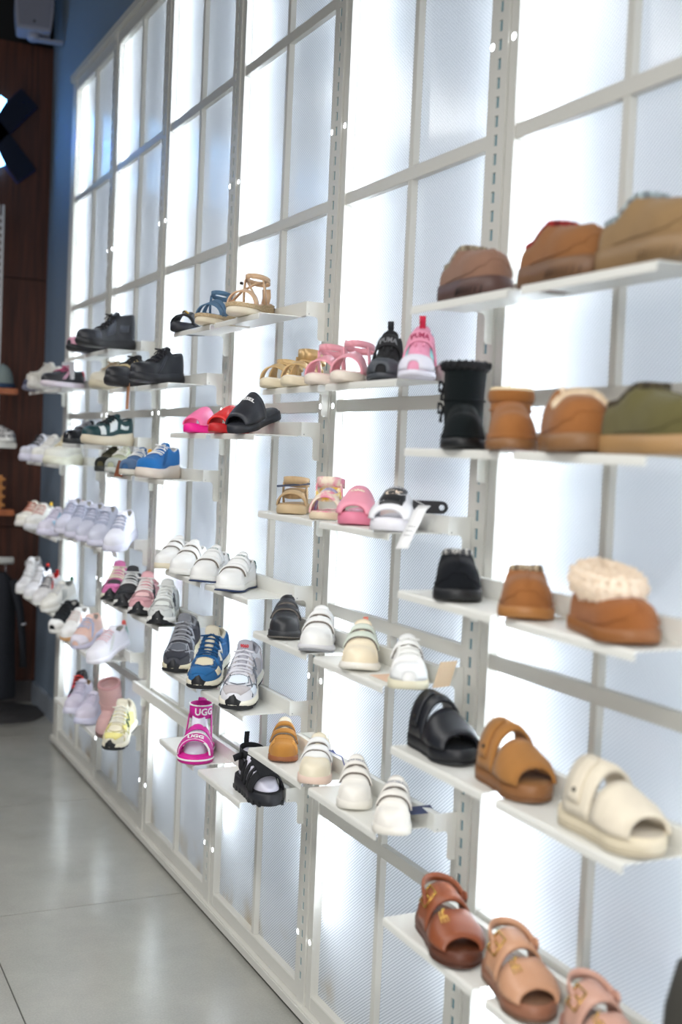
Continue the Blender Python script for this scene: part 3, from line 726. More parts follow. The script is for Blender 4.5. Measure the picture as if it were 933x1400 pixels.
# ---- pull-on sheepskin boot
def boot(key,y,label,up,sole,L=.235,w=.094,x=-.13,theta=30,height=.21,rim=None,bows=None,name='sheepskin_boot',cuff=None,furry=False,seed=5,shaft_r=.046,panel=None,cat='boot'):
    r=root_at(name,label,cat,key,y,x,theta)
    g=Last(L,w,sole=.020,spring=.004,toe_h=.05,top=.085,heel_h=.08,ankle=.08,closed=.01,throat=.36,heelw=.84,waist=.86,shell_n=2.4,toe_round=.30)
    slab(g,'outsole',sole,r,lambda u:g.zb(u),lambda u:g.zs(u),1.03,1.03,mid=1.04)
    o=slab(g,'rand',up,r,lambda u:g.zs(u)-.001,lambda u:g.zs(u)+.010,1.0,.99,mid=1.02)
    g.wc=lambda u:0
    upper_shell(g,up,r,'foot')
    # shaft
    V=[];F=[];n=20;zs=[.05+(height-.05)*t for t in (0,.12,.3,.5,.75,.94,1,1,.86)]
    for i,z in enumerate(zs):
        t=(z-.05)/max(.01,(height-.05)); rx=shaft_r*(1.02+.05*t)*1.12; ry=shaft_r*(.93+.10*t)
        if i>=7: rx-=.007; ry-=.007
        cx=g.x(.27)-.002*t
        for k in range(n):
            a=2*PI*k/n; wr=1+.012*math.sin(3*a+z*60); V.append((cx+rx*wr*math.cos(a),ry*wr*math.sin(a),z))
    for i in range(len(zs)-1):
        for k in range(n): j=(k+1)%n; F.append((i*n+k,i*n+j,(i+1)*n+j,(i+1)*n+k))
    F.append(tuple(range((len(zs)-1)*n,len(zs)*n)))
    sh=mesh_obj('shaft',V,F,up,r,True)
    cx=g.x(.27); ring=lambda z,k=1.0:[(cx+shaft_r*1.16*k*math.cos(2*PI*i/20),shaft_r*1.03*k*math.sin(2*PI*i/20),z) for i in range(20)]
    MB().tube(ring(.05+(height-.05)*.42,.985),.0022,6,closed=True).build('ankle_seam',up,r,True)
    if cuff: MB().tube(ring(height-.010,.99),.005,8,2.6,closed=True).build('cuff',cuff,r,True)
    if rim and furry:
        c=MB().tube(ring(height+.002,1.0),.008,8,closed=True).build('fleece_rim',rim,r,True)
        spikes('fleece',rim,c,[(v.co.copy(),v.normal.copy()) for v in c.data.vertices],.010,1500,seed=seed)
    elif rim: MB().tube(ring(height+.001,.90),.006,8,closed=True).build('fleece_rim',rim,r,True)
    if bows:
        for z in bows[1]:
            mb=MB(); c=Vector((cx-.010,-shaft_r*.90,z))
            for sg in (-1,1):
                mb.tube([c+Vector((sg*.018*math.sin(PI*k/6),-.004-.010*math.sin(PI*k/6),sg*.0+.012*math.sin(2*PI*k/6))) for k in range(7)],.003,6,.5)
                mb.tube([c,c+Vector((sg*.010,-.008,-.016)),c+Vector((sg*.012,-.008,-.028))],.003,6,.5)
            mb.build('bow',bows[0],r,True)
    place(r,g,1.06)
    return r,g
# ---- strappy sandal with footbed, vamp bands and a loop round the ankle
def strappy(key,y,label,sole_m,strap_m,L=.18,w=.078,x=-.135,theta=45,sole_h=.020,bands=((.62,.80,.036),(.40,.55,.05)),loop=(.30,.072,.045,.030,.016),foot_m=None,name='strappy_sandal',wedge=0,jute=None,heel_band=None,knot=None,extra=None,outsole=None,pattern=None,group=None,bandw=1):
    r=root_at(name,label,'sandal',key,y,x,theta,group)
    g=Last(L,w,sole=sole_h,spring=.003,toe_h=.03,top=.05,heel_h=.05,ankle=.05,heel_sole=sole_h+wedge,heelw=.80,waist=.80,upin=.97,shell_n=2.1,toe_round=.30)
    g.topz=lambda u:g.zs(u)+interp([(0,.060),(.4,.052),(.6,.042),(.8,.032),(1,.024)],u)*(w/.085)
    lo=.008 if jute else 0
    slab(g,'outsole' if jute else 'sole',sole_m,r,lambda u:g.zb(u),(lambda u:g.zb(u)+lo+sole_h*.35) if jute else (lambda u:g.zs(u)),1.0,.99,mid=1.02)
    if jute:
        b=slab(g,'jute_wedge',jute,r,lambda u:g.zb(u)+lo+sole_h*.35-.001,lambda u:g.zs(u),1.0,.99,mid=1.02)
        mb=MB()
        for q in range(5):
            us=stations(20); f=lambda u:(g.zb(u)+lo+sole_h*.35)*(1-(q+.5)/5)+g.zs(u)*(q+.5)/5
            mb.tube([(g.x(u)*1.01,g.yc(u)+g.hw(u)*1.012,f(u)) for u in us]+[(g.x(u)*1.01,g.yc(u)-g.hw(u)*1.012,f(u)) for u in us[::-1][1:-1]],.0019,5,closed=True)
        mb.build('jute_braid',jute,b,True)
    slab(g,'footbed',foot_m or strap_m,r,lambda u:g.zs(u)-.0015,lambda u:g.zs(u)+.003,.92,.90)
    g.k=[]
    for i,(a,b,hh) in enumerate(bands):
        k=hh/(g.topz((a+b)/2)-g.zs((a+b)/2)); g.k.append(k)
        patch(g,'strap',strap_m if not pattern else pattern,r,lambda s:a-.03*s,lambda s:b-.03*s,-1,1,off=0,th=.0030,nu=4,ns=16,h=k)
    if loop:
        uc,z,rx,ry,wd=loop; pts=ankle_loop(g,strap_m if not pattern else pattern,r,uc,z,rx,ry,wd,tilt=.006)
        for q in (-1,1):
            a=g.P(.36,.97*q,True); b=Vector((g.x(uc)+rx*.45,q*ry*.9,z)); ribbon('side_strap',strap_m,r,[a,(a+b)/2+Vector((0,q*.002,0)),b],(1,0,0),wd*.8,.0028)
    if heel_band:
        a=[Vector((g.x(.04)+.002,0,g.zs(0)+.002)),Vector((g.x(.02)-.003,0,g.zs(0)+heel_band*.5)),Vector((g.x(.03),0,g.zs(0)+heel_band))]; ribbon('heel_strap',strap_m,r,a,(0,1,0),.026,.003)
    if extra: extra(r,g)
    place(r,g)
    return r,g
W_=leather((240,240,238)); OW=leather((232,226,212)); NAVY=rubber((34,52,92)); GREEN=leather((24,96,84))
BK=leather((22,24,28)); BKS=suede((28,30,34)); GOLD=mat('gold_leather',(202,170,120),.38,metal=.35,bump=.15)
brass=mat('brass_buckle',(214,176,88),.25,metal=1); silver_foam=mat('shoe_form_foam',(214,212,226),.30,bump=.2)
paper=mat('paper_tag',(240,240,240),.7); kraft=mat('kraft_card',(214,188,156),.8)
# ======================== bay 4 ========================
JUTE=fabric((206,184,150),rgb2=(182,156,118),scale=300)
def knot_gold(r,g):
    mb=MB()
    for i in range(5): mb.tube([g.P(.58+.03*i,-.25+.1*i,True)+Vector((0,0,.004)),g.P(.60+.03*i,-.10+.1*i,True)+Vector((0,0,.006))],.0032,6)
    mb.build('gold_chain',brass,r,True)
strappy('A4',3.77,'small black sandal with a gold chain, leftmost beside the two espadrilles',rubber((34,36,44)),BK,L=.185,w=.08,theta=44,sole_h=.026,bands=((.46,.80,.036),),loop=None,extra=knot_gold)
strappy('A4',3.50,'denim blue espadrille sandal on a jute sole, between the black and the tan one',rubber((226,214,188)),fabric((86,118,146)),L=.20,w=.082,theta=46,sole_h=.028,wedge=.016,jute=JUTE,bands=((.66,.78,.036),(.48,.58,.046)),loop=(.30,.098,.040,.030,.014))
def esp_x(r,g):
    tan=leather((212,176,140))
    for q in (-1,1):
        a=g.P(.74,.95*q,True); b=g.P(.46,-.2*q,True)+Vector((0,0,.012)); c=Vector((g.x(.30),-q*.028,.106)); ribbon('cross_strap',tan,r,[a,a.lerp(b,.5)+Vector((0,0,.010)),b,c],(1,0,0),.011,.0028)
    mb=MB(); p=Vector((g.x(.46),-.026,.098)); mb.tube([p+Vector((.0,-.004,0)),p+Vector((0,-.012,.002))],.004,8); mb.build('snap_stud',mat('dark_stud',(50,40,36),.3,metal=.6),r,True)
strappy('A4',3.205,'tan leather espadrille sandal with crossed straps and a tall ankle loop on a jute wedge',rubber((232,222,200)),leather((214,178,142)),L=.215,w=.088,theta=48,sole_h=.030,wedge=.018,jute=JUTE,bands=((.70,.80,.038),),loop=(.30,.112,.046,.032,.015),extra=esp_x,heel_band=.045)
slide('B4',3.585,'hot pink pool slide with a pale pink strap',rubber((246,24,148)),leather((248,120,170)),L=.185,w=.080,theta=47,sole_h=.026,u0=.40,u1=.90,arch=.046,foot_m=rubber((246,24,148)))
slide('B4',3.345,'red pool slide between the pink slide and the black slide',rubber((196,30,36)),leather((226,44,44)),L=.19,w=.080,theta=48,sole_h=.026,u0=.40,u1=.90,arch=.046)
slide('B4',3.135,'black pool slide with small white lettering on the strap',rubber((38,40,48)),leather((40,42,50)),L=.225,w=.088,theta=56,sole_h=.026,u0=.44,u1=.90,arch=.056,text=('DIESEL',.015,.60,.0,15),text_m=mat('white_print',(240,240,240),.6))
for (y,lab,sole,hm,lg,edge,n,lm) in ((3.83,'white strapped sneaker with an off-white sole, leftmost of the four white ones',cream_rub,None,None,None,2,None),(3.665,'white strapped sneaker with an off-white sole, second of the four from the left',white_rub,None,None,None,2,None),
    (3.455,'white three-strap sneaker with a navy sole line and green heel, behind its twin',white_rub,GREEN,'stella',NAVY,3,GREEN),(3.225,'white three-strap sneaker with navy sole line and green heel tab, nearest of the four',white_rub,GREEN,'stella',NAVY,3,GREEN)):
    sneaker('C4',y,lab,W_,sole,L=.205,w=.086,theta=44,straps=n,heel_m=hm,edge=edge,outsole=edge,logo=lg,logo_m=lm,top=.070,name='strap_sneaker',lace_m=None)
runner('D4',3.71,'grey and black chunky running shoe, left of the blue one',fabric((70,72,80)),suede((58,60,68)),mat('silver_line',(150,154,162),.4),fabric((150,152,158)),mat('silver_line',(150,154,162),.4),fabric((92,96,104)),rubber((216,208,180)),L=.25,w=.102,theta=32,tongue_c=fabric((120,122,128)))
runner('D4',3.44,'blue chunky running shoe with cream windows between the grey and the silver one',fabric((40,104,160)),suede((46,108,164)),mat('blue_line',(30,76,124),.5),fabric((26,74,118)),mat('white_letter',(226,224,214),.5),fabric((224,214,186)),rubber((236,230,208)),L=.26,w=.104,theta=35,tongue_c=fabric((214,206,186)))
runner('D4',3.155,'silver white chunky running shoe with a red tongue badge',fabric((226,226,232)),suede((196,190,192)),mat('slate_line',(96,102,112),.5),fabric((222,222,230)),mat('silver_letter',(120,124,134),.4),fabric((226,236,246)),rubber((240,236,220)),L=.265,w=.106,theta=33,tongue_c=fabric((172,172,182)),badge=('9060',mat('red_badge',(190,36,48),.5)),letter='N')
MG=mat('magenta_band',(206,28,150),.55,bump=.3); MGR=rubber((214,24,150)); WP=mat('white_print',(240,240,240),.6)
def tallsandal(r,g):
    f=slab(g,'foam_form',silver_foam,r,lambda u:g.zs(u)+.002,lambda u:g.zs(u)+interp([(0,.10),(.3,.10),(.5,.060),(.8,.026),(1,.01)],u),.70,.45)
    pts=ankle_loop(g,MG,r,.22,.136,.040,.034,.044,name='ankle_cuff',th=.004)
    ankle_loop(g,WP,r,.22,.1565,.0425,.0365,.0035,name='cuff_piping',th=.004)
    e=Vector((g.x(.22),0,.136)); lettering('cuff_lettering','UGG',.030,lambda a,b:e+Vector((.0430*math.cos((a+.018)/.038),.0370*math.sin((a+.018)/.038),b)),WP,r,.001)
    for q in (-1,1):
        a=g.P(.40,.93*q,True); b=Vector((g.x(.24),q*.035,.122)); ribbon('side_strap',MG,r,[a,(a+b)/2,b],(1,0,0),.020,.003)
    ribbon('heel_tab',MG,r,[Vector((g.x(.06),0,.136)),Vector((g.x(.05)-.002,0,.155)),Vector((g.x(.06)+.003,0,.168)),Vector((g.x(.08)+.008,0,.160))],(0,1,0),.026,.003)
    strip(g,'strap_piping',WP,r,[[(.655,-.98),(.635,0),(.655,.98)],[(.83,-.98),(.80,0),(.83,.98)]],.0028,.0045,h=g.k[0])
    lettering('strap_lettering','UGG',.022,on_body(g,.735,.0,1,13,off=.0052,h=g.k[0]),WP,r,.001)
    us=stations(20); MB().tube([(g.x(u)*1.02,g.yc(u)+g.hw(u)*1.02,.013+g.zb(u)) for u in us]+[(g.x(u)*1.02,g.yc(u)-g.hw(u)*1.02,.013+g.zb(u)) for u in us[::-1][1:-1]],.0030,5,closed=True).build('sole_line',WP,r,True)
strappy('E4',3.52,'magenta sandal with a tall lettered ankle cuff and white piping',MGR,MG,L=.225,w=.112,theta=27,sole_h=.026,bands=((.66,.83,.047),(.44,.54,.068)),loop=None,extra=tallsandal,foot_m=MGR,name='cuffed_sandal')
def fisher(r,g):
    f=slab(g,'foam_form',silver_foam,r,lambda u:g.zs(u)+.002,lambda u:g.zs(u)+interp([(0,.07),(.3,.07),(.55,.048),(.85,.026),(1,.012)],u),.80,.62)
    bk=fabric((20,22,27))
    patch(g,'instep_panel',bk,r,.30,.80,-.30,.42,off=.0,th=.004,nu=8,ns=8,h=1.12)
    for i in range(4):
        u=.34+.11*i; patch(g,'side_bar',bk,r,u,u+.055,-1,-.25,off=0,th=.0036,nu=3,ns=8,h=1.1); patch(g,'side_bar',bk,r,u,u+.055,.35,1,off=0,th=.0036,nu=3,ns=8,h=1.1)
    patch(g,'strap',bk,r,.70,.80,-1,1,off=.001,th=.0036,nu=3,ns=16,h=1.08)
    back_strap(g,bk,r,.078,.034,.36,lift=.012,name='heel_counter',th=.005)
    ankle_loop(g,bk,r,.24,.112,.042,.034,.022,tilt=-.006)
    ribbon('pull_tab',bk,r,[Vector((g.x(.02),0,.10)),Vector((g.x(.02)-.002,0,.135)),Vector((g.x(.02)+.002,0,.158))],(0,1,0),.014,.004)
    ribbon('buckle_tab',bk,r,[Vector((g.x(.30),-.034,.108)),Vector((g.x(.30)+.004,-.052,.104)),Vector((g.x(.30)+.004,-.062,.100))],(.2,0,1),.020,.004)
    mb=MB()
    for k in range(9):
        u=.10+.1*k
        for q in (-1,1): mb.box(g.x(u)-.007,g.x(u)+.007,q*g.hw(u)*.96-.003+g.yc(u),q*g.hw(u)*.96+.004+g.yc(u),0,.012)
    tag(mb.build('tread_lugs',black_rub,r),kind='stuff')
strappy('E4',3.03,'black fisherman sandal with side bars and a pull tab on the lowest shelf',rubber((34,36,42)),fabric((20,22,27)),L=.235,w=.098,theta=2,x=-.12,sole_h=.036,wedge=.010,bands=(),loop=None,extra=fisher,name='fisherman_sandal')
# ======================== bay 5 ========================
for (y,lab,t,z) in ((2.945,'gold strappy sandal with a low ankle strap, leftmost of its shelf',.052,.04),(2.80,'gold strappy sandal with a wide raised ankle strap, second from the left',.066,.05)):
    strappy('M1',y,lab,rubber((224,212,184)),GOLD,L=.185,w=.080,theta=50,sole_h=.022,bands=((.66,.80,.036),(.40,.54,.050)),loop=(.26,t+.014,.044,.033,.018 if t<.06 else .028),foot_m=OW,heel_band=.03)
PK=leather((232,160,172))
for (y,lab) in ((2.655,'pale pink strappy sandal directly right of the gold sandals'),(2.51,'pale pink strappy sandal touching the black high top')):
    strappy('M1',y,lab,rubber((232,220,206)),PK,L=.185,w=.080,theta=48,sole_h=.022,bands=((.52,.80,.044),),loop=(.32,.088,.046,.033,.016),foot_m=leather((236,206,200)))
def hightop(y,lab,up,sole,strapm,txt,txm,tabm,x=-.13,toe=None,side=None):
    r,g=sneaker('M1',y,lab,up,sole,L=.16,w=.082,theta=38,x=x,straps=0,top=.060,high=.030,heel_h=.058,sole_h=.014,tab=None,name='high_top_sneaker',toe_m=None,tongue_m=up,lining_m=strapm if not side else side)
    patch(g,'toe_cap',toe or sole,r,lambda s:.76+.04*(1-abs(s)),.985,-.99,.99,nu=6,ns=14,off=.001,th=.002)
    patch(g,'strap',strapm,r,lambda s:.375,lambda s:.485,-.86,.90,off=.004,th=.0044,nu=3,ns=16,h=1.0)
    lettering('strap_lettering',txt,.0125,on_body(g,.430,.0,1,14,off=.0092),txm,r,.0004)
    e=Vector((g.x(.33),0,g.topz(.36)+.004)); ribbon('pull_tab',tabm,r,[e,e+Vector((-.002,0,.014)),e+Vector((0,0,.030)),e+Vector((.004,0,.030)),e+Vector((.003,0,.014))],(0,1,0),.013,.003)
    if side:
        for q in (-1,1): patch(g,'side_inset',side,r,.48,.62,.42*q,.72*q,nu=4,ns=4,off=.0008)
    for k in (-1,1): MB().tube([g.P(.50,.12*k,True)+Vector((0,0,.004)),g.P(.54,.10*k,True)+Vector((0,0,.004))],.003,6).build('lace_end',strapm,r,True)
    return r
hightop(2.35,'black kids high top with a grey rubber toe and lettered strap',fabric((26,27,30)),rubber((66,70,76)),fabric((34,35,38)),'PUMA',mat('grey_print',(110,112,116),.5),fabric((40,42,46)),toe=rubber((70,75,82)))
hightop(2.205,'pink kids high top with mint insets and white rubber toe',fabric((232,158,186)),rubber((226,224,236)),fabric((238,160,186)),'PUMA',mat('rose_print',(170,40,84),.5),fabric((206,40,72)),toe=rubber((224,222,234)),side=fabric((142,206,206)))
tanf=suede((190,162,124)); tie=fabric((240,228,206),rgb2=(232,150,170),scale=45)
def tie2(r,g): 
    yl=fabric((246,236,210),rgb2=(236,200,80),scale=50); ankle_loop(g,yl,r,.42,.060,.042,.031,.018,tilt=-.008,name='fold_strap'); patch(g,'strap',fabric((214,222,240),rgb2=(170,150,210),scale=40),r,.40,.58,-1,1,off=0,th=.003,nu=4,ns=16,h=1.15)
def tan2(r,g): ankle_loop(g,tanf,r,.42,.052,.038,.028,.016,tilt=-.006,name='fold_strap')
strappy('M2',2.83,'tan baby sandal with stacked folded straps and a navy tag',rubber((196,172,136)),tanf,L=.15,w=.080,theta=36,sole_h=.024,bands=((.60,.80,.034),),loop=(.34,.082,.040,.033,.020),extra=tan2,name='baby_sandal')
strappy('M2',2.62,'tie-dye baby sandal with folded pastel straps',rubber((222,204,176)),tie,L=.15,w=.080,theta=38,sole_h=.018,bands=((.56,.82,.044),),loop=(.32,.088,.042,.034,.022),extra=tie2,name='baby_sandal',pattern=tie)
slide('M2',2.455,'pink padded slide between the tie-dye sandal and the white slide',rubber((226,130,156)),leather((240,158,178)),L=.165,w=.086,theta=36,sole_h=.028,u0=.34,u1=.92,arch=.046,thick=.006,text=('Calvin',.011,.60,0,15),text_m=mat('pale_gold_print',(244,226,206),.4))
slide('M2',2.275,'white padded slide with a black lettered patch on the strap',rubber((232,230,236)),leather((238,238,242)),L=.175,w=.094,theta=40,sole_h=.028,u0=.34,u1=.91,arch=.050,thick=.006,patchc=BK,text=('CK',.024,.60,0,12),text_m=mat('pale_gold_print',(244,226,206),.4))
sneaker('M3',2.85,'black kids sneaker with two rip-tape straps and a pull tab',leather((40,42,46)),rubber((44,46,50)),L=.175,w=.088,theta=29,straps=2,tab=BK,tongue_m=BK,lining_m=fabric((60,60,62)),name='strap_sneaker',edge=rubber((90,86,80)))
sneaker('M3',2.64,'white kids sneaker with two straps and a grey outsole, right of the black one',W_,rubber((214,214,218)),L=.18,w=.090,theta=34,straps=2,outsole=rubber((150,152,158)),name='strap_sneaker',chunky=True,sole_h=.019)
sneaker('M3',2.405,'cream kids sneaker with mint straps and a coral pull tab',leather((240,226,198)),rubber((240,236,226)),L=.185,w=.092,theta=32,straps=2,strap_m=leather((214,222,208)),tab=fabric((226,130,110)),name='strap_sneaker',chunky=True,sole_h=.018)
sneaker('M3',2.185,'white kids sneaker with one strap and a cream cup sole beside a kraft card',W_,rubber((228,222,196)),L=.175,w=.088,theta=27,straps=1,lace_m=fabric((236,236,232)),toe_m=leather((236,238,238)),name='strap_sneaker')
wheat=suede((182,128,62)); 
r,g=sneaker('M4',2.83,'wheat brown kids shoe with two straps and a gum sole',wheat,rubber((150,92,56)),L=.16,w=.080,theta=27,straps=2,strap_m=suede((172,120,56)),tongue_m=fabric((224,216,196)),lining_m=fabric((226,220,204)),name='strap_sneaker',sole_h=.016,side_m=suede((206,150,76)),side='swoosh')
sneaker('M4',2.62,'cream and white kids sneaker with a blush sole and navy cord',leather((232,222,198)),rubber((232,206,190)),L=.18,w=.086,theta=33,straps=2,strap_m=W_,name='strap_sneaker',overlay=W_)
sneaker('M4',2.405,'white kids sneaker with two straps, just right of the cream and blush one',leather((238,234,226)),rubber((236,232,222)),L=.165,w=.084,theta=30,straps=2,logo='TOMMY HILFIGER',logo_m=mat('navy_print',(60,60,110),.5),name='strap_sneaker')
sneaker('M4',2.215,'white kids sneaker with two straps at the bracket end of the shelf',leather((238,234,226)),rubber((236,232,222)),L=.17,w=.086,theta=36,straps=2,logo='TOMMY HILFIGER',logo_m=mat('navy_print',(60,60,110),.5),name='strap_sneaker')
# ======================== bay 6 ========================
chest=suede((152,98,54)); chestsole=rubber((134,94,58)); 
slipper('R1',1.995,'mauve brown braided slipper seen from below, leftmost on the top shelf',suede((140,106,88)),rubber((86,62,56)),L=.21,w=.104,theta=8,braid=fabric((176,164,140)),braid2=fabric((128,112,92)),sole_h=.036,sole_marks=rubber((48,36,34)),slope=.52,top=.066,toe_h=.056)
slipper('R1',1.700,'chestnut slipper with a red braid seen from below',suede((142,96,58)),rubber((116,84,58)),L=.22,w=.110,theta=6,braid=fabric((168,52,48)),braid2=fabric((120,34,38)),sole_h=.036,sole_marks=rubber((84,60,44)),slope=.52,top=.068,toe_h=.058)
slipper('R1',1.465,'sand slipper with a blue and white braid seen from below, at the right edge',suede((146,118,82)),rubber((140,112,78)),L=.235,w=.112,theta=4,braid=fabric((180,196,200)),braid2=fabric((120,130,136)),sole_h=.038,sole_marks=rubber((116,92,64)),slope=.52,top=.074,toe_h=.060)
boot('R2',2.015,'black sheepskin boot with bows and a furry rim',suede((14,21,23)),rubber((14,17,20)),L=.20,w=.086,theta=32,height=.165,rim=fabric((24,26,30)),furry=True,bows=(fabric((22,24,28)),(.126,.082)),shaft_r=.042)
boot('R2',1.845,'short chestnut sheepskin boot with a turned cuff beside the black boot',suede((156,102,56)),chestsole,L=.20,w=.092,theta=32,height=.112,rim=fabric((226,208,172)),cuff=suede((148,96,50)),shaft_r=.039)
slipper('R2',1.650,'chestnut slip-on with a tuft of cream fleece across the top',chest,rubber((134,96,60)),L=.20,w=.110,theta=26,rim='slit',fur=fabric((232,214,186)),sole_h=.030,top=.078,toe_h=.062,front_seam=False,name='fleece_slip_on')
slipper('R2',1.440,'olive green slipper with a dark braid at the right edge',suede((98,92,56)),rubber((166,130,86)),L=.235,w=.112,theta=8,braid=fabric((88,78,56)),braid2=fabric((60,52,40)),sole_h=.030,top=.076,toe_h=.060,fur=suede((170,150,110)),slope=.6)
slipper('R3',2.01,'black clog slipper with a grey and white braided rim',suede((20,23,28)),rubber((20,22,26)),L=.172,w=.094,theta=30,braid=fabric((206,204,198)),braid2=fabric((70,72,76)),sole_h=.024,top=.066,toe_h=.056,fur=suede((52,54,60)))
slipper('R3',1.77,'chestnut clog slipper with a centre seam and a beige braided rim',chest,rubber((164,112,60)),L=.165,w=.098,theta=34,braid=fabric((208,190,160)),braid2=fabric((110,92,74)),sole_h=.022,top=.062,toe_h=.052)
slipper('R3',1.520,'chestnut clog with a thick fluffy cream fleece collar',suede((152,94,50)),rubber((142,90,46)),L=.215,w=.106,theta=16,rim='fur',fur=fabric((242,226,206)),sole_h=.024,top=.060,toe_h=.046,name='fluffy_clog')
for (y,lab,c,sc,x,th,tx,L,w) in ((2.045,'black two-strap platform slide, left of the brown one',(24,27,34),(22,24,30),-.125,6,None,.215,.098),(1.785,'golden brown suede two-strap platform slide',(164,114,62),(138,92,52),-.125,8,None,.208,.098),(1.495,'cream two-strap platform slide at the right edge',(226,216,196),(218,206,180),-.13,2,None,.228,.104)):
    sm=suede(c) if c[0]>40 else leather(c)
    r,g=slide('R4',y,lab,rubber(sc),sm,L=L,w=w,x=x,theta=th,straps=2,sole_h=.034,u0=.20,u1=.90,arch=.056,thick=.006,gap=.035,rear=1.18,seam=sm,foot_m=suede(tuple(int(v*.86) for v in c)),outsole=rubber(tuple(int(v*.85) for v in sc)))
    pts=[(g.x(u),q*g.hw(u)*1.02+g.yc(u),.020) for q in (1,) for u in stations(12,.05,.95)]
    patch(g,'strap_end',sm,r,.25,.38,-.85,-.10,off=.0062,th=.004,nu=3,ns=8,h=1.18)
    MB().tube([g.P(.32,-.70,True,1.18)+g.N(.32,-.70,True,1.18)*.009,g.P(.32,-.70,True,1.18)+g.N(.32,-.70,True,1.18)*.012],.004,8).build('snap',mat('dark_snap',(60,56,50),.3,metal=.7),r,True)
def buckle_sandal(y,lab,c,sole,theta,L=.245,w=.106,x=-.125,foot=None,mono=True):
    lm=leather(c)
    r,g=slide('R5',y,lab,sole,lm,L=L,w=w,x=x,theta=theta,straps=2,sole_h=.034,u0=.24,u1=.92,arch=.050,thick=.005,gap=.055,rear=1.1,foot_m=foot or leather(tuple(int(v*.62) for v in c)),name='buckle_sandal',outsole=rubber(tuple(int(v*.55) for v in c)))
    # buckle frame on the upper strap
    fr=[g.P(a,b,True,1.1)+g.N(a,b,True,1.1)*.0075 for a,b in ((.26,-.66),(.26,-.28),(.42,-.28),(.42,-.66))]
    bk=MB().tube(fr,.0022,6,closed=True).build('buckle',brass,r,True)
    MB().tube([g.P(.26,-.46,True,1.1)+g.N(.26,-.46,True,1.1)*.008,g.P(.42,-.46,True,1.1)+g.N(.42,-.46,True,1.1)*.010],.0016,6).build('buckle_pin',brass,bk,True)
    if mono: 
        strip(g,'monogram',brass,r,[[(.60,-.38),(.74,-.38)],[(.60,-.30),(.74,-.30)],[(.67,-.38),(.67,-.24)],[(.60,-.30),(.60,-.22)],[(.66,-.22),(.74,-.22)]],.0028,.0065)
    pts=back_strap(g,lm,r,.088,.017,.34,lift=.012,th=.0045)
    for q in (-1,1):
        a=g.P(.34,.9*q,True); b=Vector((g.x(.33),q*g.hw(.36)*.92+g.yc(.2),.088)); ribbon('strap_post',lm,r,[a,(a+b)/2,b],(1,0,0),.016,.0045)
    ribbon('strap_end',lm,r,[pts[0]+Vector((0,.002,0)),pts[0]+Vector((.012,.004,.001)),pts[0]+Vector((.020,.003,-.004))],(0,0,1),.017,.004)
    return r,g
buckle_sandal(1.985,'chestnut brown buckle sandal with a gold monogram, bottom right',(140,76,46),rubber((96,52,34)),16)
buckle_sandal(1.735,'tan beige buckle sandal right of the chestnut one',(196,148,116),rubber((146,98,74)),15,L=.225,w=.102)
buckle_sandal(1.50,'rose metallic sandal cut by the bottom edge',(198,154,136),rubber((170,116,100)),14,L=.20,w=.094)
# ======================== bay 3 ========================
CH=dict(chunky=True,name='sneaker')
sneaker('a3',4.75,'off-white low sneaker with black stripes, left of the black chunky pair',leather((206,198,178)),rubber((196,186,160)),L=.225,w=.09,theta=52,lace_m=fabric((190,170,140)),side_m=BK,side='three',sole_h=.03,**CH)
sneaker('a3',4.46,'black sneaker with a beige midsole and gold dots, between the off-white and the all-black shoe',leather((34,34,38)),rubber((34,34,38)),L=.24,w=.092,theta=58,lace_m=fabric((40,40,42)),edge=None,overlay=suede((200,182,140)),side_m=leather((206,188,150)),sole_h=.034,**CH)
sneaker('a3',4.10,'all-black chunky sneaker at the bracket end above the pink slides',leather((32,34,40)),rubber((36,38,44)),L=.245,w=.094,theta=60,lace_m=fabric((44,44,48)),side_m=leather((50,52,60)),sole_h=.03,high=.012,**CH)
sneaker('b3',4.70,'olive and black low sneaker, leftmost before the sage one',suede((92,88,64)),rubber((44,48,46)),L=.21,w=.088,theta=38,lace_m=fabric((70,70,56)),side_m=BK,toe_m=suede((50,52,50)),name='sneaker')
sneaker('b3',4.54,'sage and grey low sneaker with white laces',suede((184,188,160)),rubber((198,202,196)),L=.21,w=.088,theta=38,lace_m=fabric((228,228,220)),toe_m=suede((176,182,178)),name='sneaker')
sneaker('b3',4.31,'blue and white sneaker with an orange heel loop',suede((66,104,150)),rubber((220,214,200)),L=.21,w=.09,theta=42,lace_m=fabric((232,232,230)),tab=fabric((240,168,30)),toe_m=suede((90,116,150)),side_m=W_,name='sneaker')
sneaker('b3',4.045,'bright blue chunky sneaker with thick white laces and a cream sole',suede((44,116,184)),rubber((220,208,196)),L=.225,w=.094,theta=50,lace_m=fabric((240,240,240)),side_m=fabric((40,100,160)),chunky=True,sole_h=.034,name='sneaker',lining_m=fabric((230,230,230)))
for (y,lab,a,b,c,d,e) in ((4.56,'pink running shoe with a black toe and cream laces',(216,120,172),(216,120,172),(226,218,196),(60,58,62),(228,222,200)),(4.37,'black and white running shoe right of the pink one',(54,56,60),(48,50,54),(214,216,214),(40,42,46),(225,225,220)),(4.17,'dusty pink running shoe with white laces and a black toe wedge',(222,170,176),(216,164,170),(232,226,224),(236,196,196),(232,226,224)),(3.93,'pale grey running shoe nearest the bracket',(214,216,214),(206,208,206),(232,234,232),(226,230,226),(238,238,234))):
    runner('c3',y,lab,fabric(a),suede(b),mat('seam_line',tuple(int(v*.7) for v in b),.6),fabric(c),mat('dark_letter',(60,66,72),.5),fabric(d),rubber(e),L=.235,w=.095,theta=28)
